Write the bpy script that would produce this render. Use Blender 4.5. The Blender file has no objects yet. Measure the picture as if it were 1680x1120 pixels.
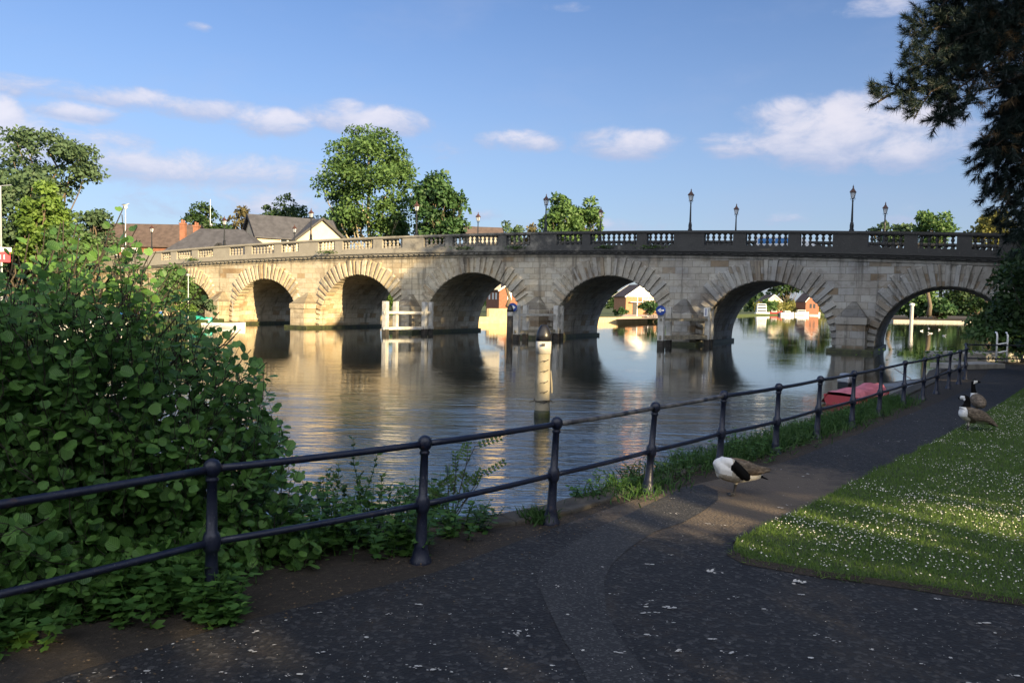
import bpy, math, random
import numpy as np
from mathutils import Vector, Matrix

S = bpy.context.scene
COL = S.collection
R = math.radians
rng = np.random.default_rng(7)
random.seed(7)

# ------------------------------------------------------------------ camera
F, CX, CY, HC = 1307.0, 840.0, 560.0, 2.65
PITCH, ROLL = math.atan(62 / 1307), R(1.23)
_f = np.array([0, math.cos(PITCH), -math.sin(PITCH)])
_u0 = np.array([0, math.sin(PITCH), math.cos(PITCH)])
_x0 = np.array([1.0, 0, 0])
CR = math.cos(ROLL) * _x0 + math.sin(ROLL) * _u0
CU = -math.sin(ROLL) * _x0 + math.cos(ROLL) * _u0
CP = np.array([0, 0, HC])
cd = bpy.data.cameras.new('camera'); cam = bpy.data.objects.new('camera', cd); COL.objects.link(cam)
cd.sensor_width = 36; cd.lens = 36 * F / 1680; cd.clip_start = 0.1; cd.clip_end = 8000
M3 = Matrix((CR, CU, -_f)).transposed()
cam.matrix_world = Matrix.Translation(CP) @ M3.to_4x4()
S.camera = cam


def ray(px, py): return (px - CX) / F * CR + (CY - py) / F * CU + _f
def G(px, py, z=0.0):
    d = ray(px, py); return CP + d * ((z - HC) / d[2])
def D(px, py, Y):
    d = ray(px, py); return CP + d * (Y / d[1])


# ------------------------------------------------------------------ world, sun, exposure
SUN_AZ, SUN_EL = R(52), R(17)          # sun stands right of the camera and behind it
SUNH = np.array([math.cos(SUN_AZ), -math.sin(SUN_AZ)])
SUND = np.array([SUNH[0] * math.cos(SUN_EL), SUNH[1] * math.cos(SUN_EL), math.sin(SUN_EL)])
SKY_STRENGTH, SUN_STRENGTH = 0.062, 5.0
S.view_settings.view_transform = 'Standard'; S.view_settings.look = 'None'
S.view_settings.gamma = 1; S.view_settings.exposure = 1.4
S.cycles.use_denoising = True
S.cycles.max_bounces = 7; S.cycles.diffuse_bounces = 3; S.cycles.glossy_bounces = 4
S.cycles.transmission_bounces = 3; S.cycles.transparent_max_bounces = 6
S.cycles.caustics_reflective = False; S.cycles.caustics_refractive = False
sl = bpy.data.lights.new('sun', 'SUN'); sl.energy = SUN_STRENGTH; sl.angle = R(0.5); sl.color = (1, 0.77, 0.44)
so = bpy.data.objects.new('sun', sl); COL.objects.link(so)
so.rotation_euler = Vector(SUND).to_track_quat('Z', 'Y').to_euler()


class N:
    """small node helper"""
    def __init__(s, tree): s.t = tree; s.n = tree.nodes; s.l = tree.links
    def new(s, typ, **kw):
        nd = s.n.new(typ)
        for k, v in kw.items():
            if k.startswith('i_'):
                nd.inputs[k[2:].replace('_', ' ')].default_value = v
            else: setattr(nd, k, v)
        return nd
    def put(s, sock, v):
        if hasattr(v, 'is_linked') or hasattr(v, 'links'): s.l.new(v, sock)
        else: sock.default_value = v
    def m(s, op, a, b=0.0, c=None, clamp=False):
        nd = s.n.new('ShaderNodeMath'); nd.operation = op; nd.use_clamp = clamp
        s.put(nd.inputs[0], a); s.put(nd.inputs[1], b)
        if c is not None: s.put(nd.inputs[2], c)
        return nd.outputs[0]
    def ss(s, v, lo, hi, to0=0.0, to1=1.0):
        nd = s.n.new('ShaderNodeMapRange'); nd.interpolation_type = 'SMOOTHSTEP'
        s.put(nd.inputs[0], v); nd.inputs[1].default_value = lo; nd.inputs[2].default_value = hi
        nd.inputs[3].default_value = to0; nd.inputs[4].default_value = to1
        return nd.outputs[0]
    def mix(s, fac, a, b, mode='MIX'):
        nd = s.n.new('ShaderNodeMix'); nd.data_type = 'RGBA'; nd.blend_type = mode
        s.put(nd.inputs[0], fac)
        for k, v in ((6, a), (7, b)):
            if isinstance(v, tuple): v = tuple(v) + ((1,) if len(v) == 3 else ())
            s.put(nd.inputs[k], v)
        return nd.outputs[2]
    def noise(s, vec, scale, detail=4, rough=0.55, dist=0.0):
        nd = s.n.new('ShaderNodeTexNoise'); nd.inputs['Scale'].default_value = scale
        nd.inputs['Detail'].default_value = detail; nd.inputs['Roughness'].default_value = rough
        nd.inputs['Distortion'].default_value = dist
        if vec is not None: s.l.new(vec, nd.inputs['Vector'])
        return nd.outputs['Fac']
    def mapv(s, vec, scale=(1, 1, 1), loc=(0, 0, 0), rot=(0, 0, 0)):
        nd = s.n.new('ShaderNodeMapping'); nd.inputs['Scale'].default_value = scale
        nd.inputs['Location'].default_value = loc; nd.inputs['Rotation'].default_value = rot
        s.l.new(vec, nd.inputs['Vector']); return nd.outputs[0]


W = bpy.data.worlds.new('World'); S.world = W; W.use_nodes = True
n = N(W.node_tree); bg = n.n['Background']
sky = n.new('ShaderNodeTexSky', sky_type='NISHITA', sun_disc=False)
sky.sun_elevation = SUN_EL
sky.sun_rotation = math.atan2(SUND[0], SUND[1])
sky.altitude = 30; sky.air_density = 1.15; sky.dust_density = 0.7; sky.ozone_density = 2.6
tc = n.new('ShaderNodeTexCoord'); vn = n.new('ShaderNodeVectorMath', operation='NORMALIZE')
n.l.new(tc.outputs['Generated'], vn.inputs[0]); sp = n.new('ShaderNodeSeparateXYZ'); n.l.new(vn.outputs[0], sp.inputs[0])
az = n.m('ARCTAN2', sp.outputs[0], sp.outputs[1]); el = n.m('ARCSINE', sp.outputs[2])
cv = n.new('ShaderNodeCombineXYZ'); n.l.new(az, cv.inputs[0]); n.l.new(el, cv.inputs[1])
nz = n.noise(n.mapv(cv.outputs[0], (1, 2.0, 1)), 15, 7, 0.62, 0.3)
nz2 = n.noise(n.mapv(cv.outputs[0], (1, 2.3, 1), (3, 1, 0)), 5, 5, 0.6)
def azel(px, py):
    d = ray(px, py); d = d / np.linalg.norm(d); return math.atan2(d[0], d[1]), math.asin(d[2])
CLOUDS = [(1390, 222, 215, 68, 1.0), (1285, 190, 85, 40, .9), (1410, 180, 80, 40, .9), (1490, 248, 110, 40, .95), (1205, 240, 80, 30, .7), (1030, 238, 105, 34, .95), (985, 222, 60, 22, .8), (850, 234, 90, 26, .9), (600, 198, 135, 34, .95), (570, 180, 55, 22, .9),
          (450, 203, 85, 32, .95), (130, 187, 85, 22, .9), (-10, 195, 55, 40, 1.0), (1490, 352, 55, 22, .6), (1300, 360, 60, 16, .6), (795, 352, 40, 14, .6), (1450, 8, 90, 20, .6),
          (1000, 372, 240, 22, .42), (360, 285, 330, 45, .72), (60, 235, 210, 50, .8), (150, 265, 230, 40, .75), (420, 340, 280, 50, .55), (230, 168, 300, 26, .68), (640, 250, 200, 40, .36), (930, 12, 60, 10, .5), (325, 45, 26, 10, .5)]
field = None; light = None
for px, py, rx, ry, wt in CLOUDS:
    a0, e0 = azel(px, py)
    dx = n.m('DIVIDE', n.m('SUBTRACT', az, a0), rx / F); dy = n.m('DIVIDE', n.m('SUBTRACT', el, e0), ry / F)
    r2 = n.m('ADD', n.m('MULTIPLY', dx, dx), n.m('MULTIPLY', dy, dy))
    w = n.m('MULTIPLY', n.m('SUBTRACT', 1.0, r2, clamp=True), wt)
    lt = n.m('MULTIPLY', w, n.m('ADD', n.m('MULTIPLY', dy, 0.5), 0.5))
    field = w if field is None else n.m('MAXIMUM', field, w)
    light = lt if light is None else n.m('MAXIMUM', light, lt)
dens = n.m('ADD', field, n.m('MULTIPLY', n.m('SUBTRACT', nz, 0.52), 1.9))
cover = n.m('MULTIPLY', n.ss(dens, 0.12, 0.85), n.ss(field, 0.0, 0.3))
# thin wide haze of cirrus in the rest of the sky
thin = n.m('MULTIPLY', n.ss(nz2, 0.45, 0.8), 0.22)
cover = n.m('MAXIMUM', cover, thin)
bright = n.ss(n.m('ADD', light, n.m('MULTIPLY', n.m('SUBTRACT', nz, 0.5), 0.9)), 0.12, 0.72)
ccol = n.mix(bright, (2.9, 3.3, 4.6), (5.7, 5.4, 5.8))
# the lower sky is milky in this evening light
low = n.ss(el, 0.0, 0.42, 1.0, 0.0)
skyc = n.mix(n.m('MULTIPLY', low, 0.42), n.mix(1.0, sky.outputs[0], (0.70, 0.77, 1.0, 1), 'MULTIPLY'), (2.9, 3.55, 5.1))
final = n.mix(n.m('MULTIPLY', cover, 0.80), skyc, ccol)
bank = n.m('MULTIPLY', n.ss(sp.outputs[1], 0.05, -0.55), n.ss(el, 0.10, 0.35)); bank = n.m('MULTIPLY', bank, n.ss(nz2, 0.30, 0.55, 0.45, 1.0))  # mask of the added fill glow behind the camera
final = n.mix(bank, final, (12.0, 12.3, 13.2))  # bright fill glow added to the unseen sky behind the camera
n.l.new(final, bg.inputs[0]); bg.inputs[1].default_value = SKY_STRENGTH

# ------------------------------------------------------------------ materials
MATS = {}
def new_mat(name):
    m = bpy.data.materials.new(name); m.use_nodes = True
    k = N(m.node_tree); b = k.n['Principled BSDF']; MATS[name] = m
    return m, k, b
def objv(k, scale=(1, 1, 1)):
    t = k.new('ShaderNodeTexCoord'); return k.mapv(t.outputs['Object'], scale) if scale != (1, 1, 1) else t.outputs['Object']
def posv(k):
    return k.new('ShaderNodeNewGeometry').outputs['Position']
def bump(k, b, h, strength=0.3, dist=0.02):
    nd = k.new('ShaderNodeBump'); nd.inputs['Strength'].default_value = strength; nd.inputs['Distance'].default_value = dist
    k.l.new(h, nd.inputs['Height']); k.l.new(nd.outputs[0], b.inputs['Normal']); return nd
def isl(k): return k.new('ShaderNodeNewGeometry').outputs['Random Per Island']

def plain(name, c, rough=0.6, var=0.25, scale=6.0, metal=0.0, bstr=0.15, c2=None, island=0.0):
    m, k, b = new_mat(name); v = objv(k)
    f = k.ss(k.noise(v, scale, 5), 0.3, 0.7)
    c2 = c2 or tuple(x * (1 - var) for x in c)
    col = k.mix(f, c, c2)
    if island:
        s_ = k.m('ADD', k.m('MULTIPLY', isl(k), island), 1 - island / 2)
        hs = k.new('ShaderNodeHueSaturation'); k.l.new(col, hs.inputs['Color']); k.l.new(s_, hs.inputs['Value']); col = hs.outputs[0]
    k.l.new(col, b.inputs['Base Color']); b.inputs['Roughness'].default_value = rough; b.inputs['Metallic'].default_value = metal
    if bstr: bump(k, b, k.noise(v, scale * 6, 4), bstr, 0.01)
    return m

def leafmat(name, c, c2, trans=0.35, rough=0.5, tcol=None, veins=False, patch=0.0):
    m, k, b = new_mat(name)
    r = isl(k)
    col = k.mix(r, c, c2)
    if patch:
        pn = k.ss(k.noise(objv(k), patch, 2), 0.38, 0.62)
        col = k.mix(k.m('MULTIPLY', pn, 0.55), col, tuple(min(1, x * 1.5) for x in c2))
    if veins:
        uv = k.new('ShaderNodeUVMap'); su = k.new('ShaderNodeSeparateXYZ'); k.l.new(uv.outputs[0], su.inputs[0])
        ax = k.m('ABSOLUTE', k.m('SUBTRACT', su.outputs[0], 0.5))
        w = k.m('SINE', k.m('MULTIPLY', k.m('SUBTRACT', su.outputs[1], k.m('MULTIPLY', ax, 0.8)), 44))
        vein = k.m('MAXIMUM', k.ss(w, 0.6, 1.0), k.ss(ax, 0.03, 0.0))
        col = k.mix(k.m('MULTIPLY', vein, 0.3), col, tuple(min(1, x * 2.0) for x in c2))
        bump(k, b, w, 0.35, 0.004)
    k.l.new(col, b.inputs['Base Color']); b.inputs['Roughness'].default_value = rough
    b.inputs['Specular IOR Level'].default_value = 0.35
    tr = k.new('ShaderNodeBsdfTranslucent'); mx = k.new('ShaderNodeMixShader'); mx.inputs[0].default_value = trans
    if tcol: tr.inputs[0].default_value = tuple(tcol) + (1,)
    else: k.l.new(col, tr.inputs[0])
    out = k.n['Material Output']
    k.l.new(b.outputs[0], mx.inputs[1]); k.l.new(tr.outputs[0], mx.inputs[2]); k.l.new(mx.outputs[0], out.inputs[0])
    return m

def stone(name, mode, light=1.0):
    """mode: wall (brick courses in local x,z), block (one tint per stone), barrel (courses in y,z)"""
    m, k, b = new_mat(name); v = objv(k)
    s = k.new('ShaderNodeSeparateXYZ'); k.l.new(v, s.inputs[0])
    big = k.noise(v, 0.35, 5, 0.6); mid = k.noise(v, 2.6, 6, 0.65); fine = k.noise(v, 18, 5, 0.6)
    h = None
    if mode != 'block':
        cb = k.new('ShaderNodeCombineXYZ'); k.l.new(s.outputs[1 if mode == 'barrel' else 0], cb.inputs[0]); k.l.new(s.outputs[2], cb.inputs[1])
        br = k.new('ShaderNodeTexBrick'); k.l.new(cb.outputs[0], br.inputs['Vector'])
        br.offset = 0.43; br.squash = 1.35; br.squash_frequency = 3
        br.inputs['Scale'].default_value = 1.0; br.inputs['Brick Width'].default_value = 0.95; br.inputs['Row Height'].default_value = 0.46
        br.inputs['Mortar Size'].default_value = 0.017; br.inputs['Mortar Smooth'].default_value = 0.4; br.inputs['Bias'].default_value = 0.0
        br.inputs['Color1'].default_value = (0, 0, 0, 1); br.inputs['Color2'].default_value = (1, 1, 1, 1); br.inputs['Mortar'].default_value = (0.5, 0.5, 0.5, 1)
        t = br.outputs['Color']; mort = br.outputs['Fac']
        rampv = k.new('ShaderNodeSeparateColor'); k.l.new(t, rampv.inputs[0]); tv = rampv.outputs[0]
    else:
        tv = isl(k); mort = None
    cr = k.new('ShaderNodeValToRGB'); k.l.new(tv, cr.inputs[0]); e = cr.color_ramp.elements
    L = light
    e[0].position = 0.0; e[0].color = (0.24 * L, 0.175 * L, 0.11 * L, 1)
    e[1].position = 1.0; e[1].color = (0.48 * L, 0.45 * L, 0.39 * L, 1)
    for p_, c_ in ((0.07, (0.29, 0.23, 0.16)), (0.17, (0.35, 0.32, 0.27)), (0.55, (0.405, 0.375, 0.32)), (0.8, (0.37, 0.36, 0.335))):
        q = e.new(p_); q.color = tuple(x * L for x in c_) + (1,)
    col = cr.outputs[0]
    col = k.mix(k.ss(big, 0.46, 0.66), col, k.mix(1.0, col, (0.72, 0.70, 0.70, 1), 'MULTIPLY'))
    col = k.mix(k.m('MULTIPLY', k.ss(mid, 0.5, 0.75), 0.55), col, (0.16 * L, 0.135 * L, 0.105 * L))
    col = k.mix(k.m('MULTIPLY', k.ss(fine, 0.55, 0.75), 0.25), col, (0.5 * L, 0.46 * L, 0.38 * L))
    # rain streaks and soot that have run down from the cornice
    st = k.noise(k.mapv(v, (1.6, 1.6, 0.12)), 1.0, 5, 0.7)
    col = k.mix(k.m('MULTIPLY', k.ss(st, 0.52, 0.70), 0.75), col, (0.085, 0.078, 0.068))
    blot = k.noise(k.mapv(v, (1, 1, 1.4), (5, 2, 9)), 0.9, 6, 0.7, 0.6)
    col = k.mix(k.m('MULTIPLY', k.ss(blot, 0.52, 0.68), 0.5), col, (0.20, 0.165, 0.12)); col = k.mix(k.m('MULTIPLY', k.ss(blot, 0.46, 0.32), 0.45), col, (0.62, 0.60, 0.54))
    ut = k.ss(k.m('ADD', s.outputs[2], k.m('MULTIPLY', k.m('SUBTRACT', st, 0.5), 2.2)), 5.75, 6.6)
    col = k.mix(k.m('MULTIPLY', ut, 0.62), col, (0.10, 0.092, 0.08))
    # tide mark
    wl = k.ss(k.m('ADD', s.outputs[2], k.m('MULTIPLY', mid, 0.5)), 0.35, 0.75, 1.0, 0.0)
    col = k.mix(k.m('MULTIPLY', wl, 0.75), col, (0.06, 0.058, 0.035))
    if mort is not None: col = k.mix(k.m('MULTIPLY', mort, 0.65), col, (0.14 * L, 0.12 * L, 0.09 * L))
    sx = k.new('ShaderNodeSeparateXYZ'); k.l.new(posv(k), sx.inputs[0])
    gr = k.ss(k.m('ADD', sx.outputs[0], k.m('MULTIPLY', k.m('SUBTRACT', big, 0.5), 30)), -14, 20); col = k.mix(k.m('MULTIPLY', gr, 0.8), col, k.mix(1.0, col, (0.62, 0.65, 0.70, 1), 'MULTIPLY')); col = k.mix(k.m('SUBTRACT', 1.0, gr), col, k.mix(1.0, col, (1.10, 1.0, 0.80, 1), 'MULTIPLY'))  # shade painted in: stone greyed towards the right; honey tint to the left
    k.l.new(col, b.inputs['Base Color']); b.inputs['Roughness'].default_value = 0.85
    hh = k.m('ADD', k.m('MULTIPLY', mid, 0.8), k.m('MULTIPLY', fine, 0.35))
    if mort is not None: hh = k.m('SUBTRACT', hh, k.m('MULTIPLY', mort, 0.7))
    bump(k, b, hh, 0.6, 0.05)
    return m

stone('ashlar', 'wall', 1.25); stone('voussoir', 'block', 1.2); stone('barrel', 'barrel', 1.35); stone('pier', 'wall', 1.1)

stone('cap_stone', 'wall', 0.5)
def balustrade_mat():
    m, k, b = new_mat('weathered_balustrade'); v = objv(k); s = k.new('ShaderNodeSeparateXYZ'); k.l.new(posv(k), s.inputs[0])
    a = k.noise(v, 1.3, 6, 0.65); c = k.noise(v, 9, 5, 0.6)
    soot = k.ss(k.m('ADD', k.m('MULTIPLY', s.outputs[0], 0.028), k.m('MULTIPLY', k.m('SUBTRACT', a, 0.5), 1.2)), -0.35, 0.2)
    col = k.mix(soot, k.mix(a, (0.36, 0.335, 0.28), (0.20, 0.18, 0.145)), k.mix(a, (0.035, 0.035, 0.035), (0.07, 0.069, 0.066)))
    col = k.mix(k.m('MULTIPLY', k.ss(c, 0.58, 0.75), 0.3), col, (0.24, 0.23, 0.21))
    k.l.new(col, b.inputs['Base Color']); b.inputs['Roughness'].default_value = 0.9
    bump(k, b, c, 0.5, 0.03)
balustrade_mat()

def water_mat():
    m, k, b = new_mat('river'); v = posv(k); s = k.new('ShaderNodeSeparateXYZ'); k.l.new(v, s.inputs[0])
    w1 = k.noise(k.mapv(v, (0.6, 1.9, 1), rot=(0, 0, R(-12))), 0.85, 2.5, 0.5, 0.7)
    w2 = k.noise(k.mapv(v, (0.55, 1.9, 1), rot=(0, 0, R(9))), 6.0, 3, 0.55, 0.8)
    calm = k.ss(k.noise(k.mapv(v, (0.6, 1.2, 1)), 0.10, 3), 0.38, 0.66)
    near = k.m('ADD', k.ss(s.outputs[1], 8, 30, 1.25, 0.0), k.ss(s.outputs[1], 18, 52, 0.17, 0.065))
    amp = k.m('MULTIPLY', near, k.m('ADD', k.m('MULTIPLY', calm, 0.75), 0.35))
    h = k.m('MULTIPLY', k.m('ADD', k.m('MULTIPLY', w1, 1.0), k.m('MULTIPLY', w2, 0.24)), amp)
    b.inputs['Base Color'].default_value = (0.022, 0.027, 0.023, 1); b.inputs['Roughness'].default_value = 0.02
    b.inputs['IOR'].default_value = 2.6; b.inputs['Specular IOR Level'].default_value = 0.5
    bump(k, b, h, 1.0, 0.06)
water_mat()

def ground_mats():
    m, k, b = new_mat('asphalt'); v = posv(k)
    g = k.noise(v, 95, 3, 0.7); a = k.noise(v, 0.9, 4); c = k.noise(v, 7, 4)
    col = k.mix(k.ss(a, 0.35, 0.65), (0.0072, 0.0075, 0.0096), (0.012, 0.0123, 0.014))
    col = k.mix(k.m('MULTIPLY', k.ss(c, 0.52, 0.75), 0.5), col, (0.030, 0.022, 0.016))
    vo = k.new('ShaderNodeTexVoronoi'); vo.inputs['Scale'].default_value = 42; k.l.new(v, vo.inputs['Vector'])
    sc = k.new('ShaderNodeSeparateColor'); k.l.new(vo.outputs['Color'], sc.inputs[0])
    col = k.mix(k.m('MULTIPLY', k.ss(sc.outputs[0], 0.66, 1.0), 0.6), col, (0.075, 0.073, 0.072))
    col = k.mix(k.m('MULTIPLY', k.ss(sc.outputs[1], 0.6, 1.0), 0.6), col, (0.015, 0.015, 0.016))
    tr = k.noise(k.mapv(v, (1.0, .45, 1), rot=(0, 0, R(-40))), 1.7, 5, 0.7); col = k.mix(k.m('MULTIPLY', k.ss(tr, 0.54, 0.70), 0.4), col, (0.050, 0.040, 0.030))
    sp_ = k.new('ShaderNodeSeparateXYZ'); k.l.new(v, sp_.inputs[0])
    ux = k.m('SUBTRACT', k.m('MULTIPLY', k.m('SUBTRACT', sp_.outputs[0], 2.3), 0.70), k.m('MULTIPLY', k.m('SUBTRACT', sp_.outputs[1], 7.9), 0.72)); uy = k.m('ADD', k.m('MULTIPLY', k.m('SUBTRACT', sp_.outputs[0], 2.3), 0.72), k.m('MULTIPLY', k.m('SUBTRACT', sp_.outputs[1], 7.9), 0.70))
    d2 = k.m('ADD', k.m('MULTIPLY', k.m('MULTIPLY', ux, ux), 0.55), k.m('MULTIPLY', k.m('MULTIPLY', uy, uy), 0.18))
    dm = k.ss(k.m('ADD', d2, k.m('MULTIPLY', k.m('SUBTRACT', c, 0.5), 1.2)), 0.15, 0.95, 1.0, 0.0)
    col = k.mix(k.m('MULTIPLY', dm, 0.8), col, k.mix(g, (0.06, 0.044, 0.030), (0.19, 0.145, 0.10)))  # dusty brown patch by the goose, lightened to paint in the sunlit path
    k.l.new(col, b.inputs['Base Color']); b.inputs['Roughness'].default_value = 0.85
    bump(k, b, k.m('ADD', vo.outputs['Distance'], k.m('MULTIPLY', g, 0.5)), 0.6, 0.012)
    m, k, b = new_mat('asphalt_patch'); v = posv(k)
    vo = k.new('ShaderNodeTexVoronoi'); vo.inputs['Scale'].default_value = 70; k.l.new(v, vo.inputs['Vector'])
    sc = k.new('ShaderNodeSeparateColor'); k.l.new(vo.outputs['Color'], sc.inputs[0])
    col = k.mix(k.ss(k.noise(v, 1.4, 4), 0.3, 0.7), (0.017, 0.0172, 0.019), (0.025, 0.0248, 0.0258))
    col = k.mix(k.m('MULTIPLY', k.ss(sc.outputs[0], 0.6, 1.0), 0.5), col, (0.10, 0.098, 0.095))
    k.l.new(col, b.inputs['Base Color']); b.inputs['Roughness'].default_value = 0.85
    bump(k, b, vo.outputs['Distance'], 0.5, 0.008)
    m, k, b = new_mat('soil'); v = posv(k)
    a = k.noise(v, 3, 6, 0.65); c = k.noise(v, 26, 5, 0.7)
    col = k.mix(a, (0.018, 0.014, 0.010), (0.045, 0.034, 0.024)); col = k.mix(k.m('MULTIPLY', k.ss(c, 0.5, 0.75), 0.6), col, (0.085, 0.066, 0.047))
    k.l.new(col, b.inputs['Base Color']); b.inputs['Roughness'].default_value = 0.95; bump(k, b, k.m('ADD', a, c), 0.8, 0.03)
    m, k, b = new_mat('turf'); v = posv(k)
    a = k.noise(v, 1.2, 5); c = k.noise(v, 30, 4, 0.7)
    col = k.mix(a, (0.035, 0.06, 0.014), (0.065, 0.095, 0.022)); col = k.mix(k.m('MULTIPLY', c, 0.5), col, (0.03, 0.035, 0.012))
    k.l.new(col, b.inputs['Base Color']); b.inputs['Roughness'].default_value = 0.95; bump(k, b, c, 0.8, 0.02)
ground_mats()
plain('quay_stone', (0.085, 0.075, 0.06), 0.95, 0.6, 5, bstr=0.5)
plain('pale_stone', (0.38, 0.36, 0.32), 0.9, 0.35, 3, bstr=0.5)
plain('algae', (0.02, 0.022, 0.012), 0.6, 0.5, 4, bstr=0.6, c2=(0.05, 0.06, 0.015))
plain('railing_paint', (0.005, 0.009, 0.028), 0.45, 0.5, 9, c2=(0.014, 0.018, 0.036), bstr=0.25)
plain('patchy_paint', (0.012, 0.016, 0.032), 0.45, 0.5, 7, c2=(0.20, 0.19, 0.18), bstr=0.3)  # railing paint with grey patches, for a stretch of top rail
plain('lamp_iron', (0.012, 0.014, 0.018), 0.4, 0.4, 8)
plain('lamp_copper', (0.09, 0.04, 0.028), 0.5, 0.4, 8)
plain('white_paint', (0.52, 0.51, 0.48), 0.6, 0.35, 3, c2=(0.36, 0.345, 0.30), bstr=0.3)
plain('white_clean', (0.8, 0.8, 0.78), 0.5, 0.08, 2, bstr=0)
plain('grey_timber', (0.30, 0.27, 0.2), 0.85, 0.5, 4, bstr=0.6)
plain('pile_timber', (0.27, 0.245, 0.19), 0.85, 0.4, 3, c2=(0.20, 0.175, 0.12), bstr=0.6)
plain('black_paint', (0.012, 0.012, 0.014), 0.35, 0.4, 5)
plain('dark_wood', (0.05, 0.043, 0.035), 0.85, 0.5, 4, bstr=0.5)
plain('sign_blue', (0.012, 0.05, 0.28), 0.4, 0.1, 3, bstr=0)
plain('sign_red', (0.55, 0.04, 0.06), 0.5, 0.1, 3, bstr=0)
plain('rope', (0.10, 0.085, 0.06), 0.9, 0.4, 20)
plain('cream_render', (0.66, 0.56, 0.40), 0.9, 0.12, 1.0, bstr=0.1)
plain('slate', (0.075, 0.075, 0.085), 0.7, 0.35, 1.6, bstr=0.3)
plain('brown_tile', (0.115, 0.083, 0.07), 0.85, 0.35, 1.5, bstr=0.3)
plain('red_brick', (0.29, 0.125, 0.075), 0.9, 0.3, 2.5, bstr=0.3)
plain('orange_brick', (0.44, 0.22, 0.115), 0.9, 0.25, 2.5, bstr=0.3)
plain('yellow_brick', (0.6, 0.47, 0.26), 0.9, 0.25, 2.0, bstr=0.3)
plain('bargeboard', (0.02, 0.02, 0.022), 0.6, 0.2, 3, bstr=0)
plain('window_glass', (0.03, 0.04, 0.05), 0.08, 0.2, 2, bstr=0)
plain('bark', (0.16, 0.125, 0.085), 0.9, 0.45, 5, bstr=0.7)
plain('pale_bark', (0.40, 0.34, 0.22), 0.9, 0.4, 2, bstr=0.5)
plain('dark_bark', (0.045, 0.034, 0.026), 0.95, 0.4, 6, bstr=0.8)
plain('twig', (0.05, 0.042, 0.03), 0.8, 0.4, 12)
plain('teal_tarp', (0.03, 0.38, 0.30), 0.5, 0.3, 3, bstr=0.5)
plain('pink_tarp', (0.72, 0.22, 0.25), 0.6, 0.35, 4, c2=(0.48, 0.12, 0.14), bstr=0.5)
plain('blue_tarp', (0.05, 0.22, 0.55), 0.5, 0.25, 3)
plain('boat_white', (0.75, 0.75, 0.73), 0.4, 0.12, 3, bstr=0)
plain('boat_red', (0.45, 0.06, 0.07), 0.4, 0.12, 3, bstr=0)
plain('boat_navy', (0.02, 0.03, 0.07), 0.35, 0.12, 3, bstr=0)
plain('boat_grey', (0.22, 0.23, 0.24), 0.6, 0.3, 3)
plain('metal_grey', (0.5, 0.51, 0.52), 0.4, 0.2, 5, metal=0.6, bstr=0)
plain('rubber', (0.015, 0.015, 0.016), 0.7, 0.2, 5)
plain('paving', (0.55, 0.42, 0.32), 0.9, 0.2, 0.8)
plain('car_white', (0.7, 0.72, 0.74), 0.25, 0.05, 3, bstr=0)
plain('goose_black', (0.006, 0.0055, 0.0055), 0.9, 0.4, 40, bstr=0.3)
plain('goose_leg', (0.05, 0.045, 0.04), 0.6, 0.3, 30)
plain('petal', (0.55, 0.53, 0.49), 0.8, 0.3, 9, bstr=0)
plain('litter', (0.07, 0.045, 0.025), 0.9, 0.3, 9, c2=(0.16, 0.11, 0.06), bstr=0, island=.8)
plain('daisy_white', (0.8, 0.8, 0.76), 0.7, 0.1, 9, bstr=0)
plain('daisy_eye', (0.6, 0.42, 0.03), 0.8, 0.1, 9, bstr=0)
plain('feather_grey', (0.5, 0.49, 0.46), 0.8, 0.3, 9, bstr=0)
plain('gull_white', (0.8, 0.8, 0.8), 0.7, 0.05, 9, bstr=0)
m, k, b = new_mat('lantern_glass'); b.inputs['Base Color'].default_value = (0.62, 0.64, 0.66, 1); b.inputs['Roughness'].default_value = 0.15; b.inputs['Alpha'].default_value = 0.75
for nm in ('railing_paint', 'patchy_paint'):
    k = N(MATS[nm].node_tree); b = k.n['Principled BSDF']; old = b.inputs['Base Color'].links[0].from_socket; v = posv(k)
    ch = k.ss(k.noise(v, 60, 4, 0.75), 0.64, 0.70); ru = k.m('MULTIPLY', k.ss(k.noise(v, 7, 5, 0.7), 0.58, 0.74), 0.7)
    col = k.mix(ru, old, (0.075, 0.036, 0.02)); col = k.mix(k.m('MULTIPLY', ch, 0.75), col, (0.26, 0.25, 0.24)); k.l.new(col, b.inputs['Base Color'])
    k.l.new(k.m('ADD', k.m('MULTIPLY', ru, 0.35), 0.42), b.inputs['Roughness'])
leafmat('alder_leaf', (0.045, 0.12, 0.034), (0.15, 0.30, 0.065), 0.38, 0.38, veins=True)
leafmat('nettle_leaf', (0.05, 0.13, 0.03), (0.10, 0.21, 0.04), 0.35, 0.55)
leafmat('weed_leaf', (0.05, 0.11, 0.03), (0.10, 0.17, 0.04), 0.35, 0.55)
leafmat('grass_blade', (0.075, 0.15, 0.026), (0.15, 0.235, 0.05), 0.4, 0.6)
leafmat('verge_grass', (0.03, 0.08, 0.02), (0.06, 0.13, 0.03), 0.35, 0.6)
leafmat('plane_leaf', (0.05, 0.11, 0.028), (0.095, 0.165, 0.05), 0.35, 0.55, patch=0.16)
leafmat('chestnut_leaf', (0.025, 0.07, 0.024), (0.055, 0.11, 0.036), 0.3, 0.5, patch=0.2)
leafmat('ash_leaf', (0.05, 0.095, 0.045), (0.085, 0.135, 0.065), 0.35, 0.6, patch=0.15)
leafmat('bright_leaf', (0.075, 0.15, 0.025), (0.14, 0.22, 0.045), 0.4, 0.55, patch=0.25)
leafmat('dark_leaf', (0.02, 0.045, 0.014), (0.04, 0.08, 0.02), 0.25, 0.55)
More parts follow.
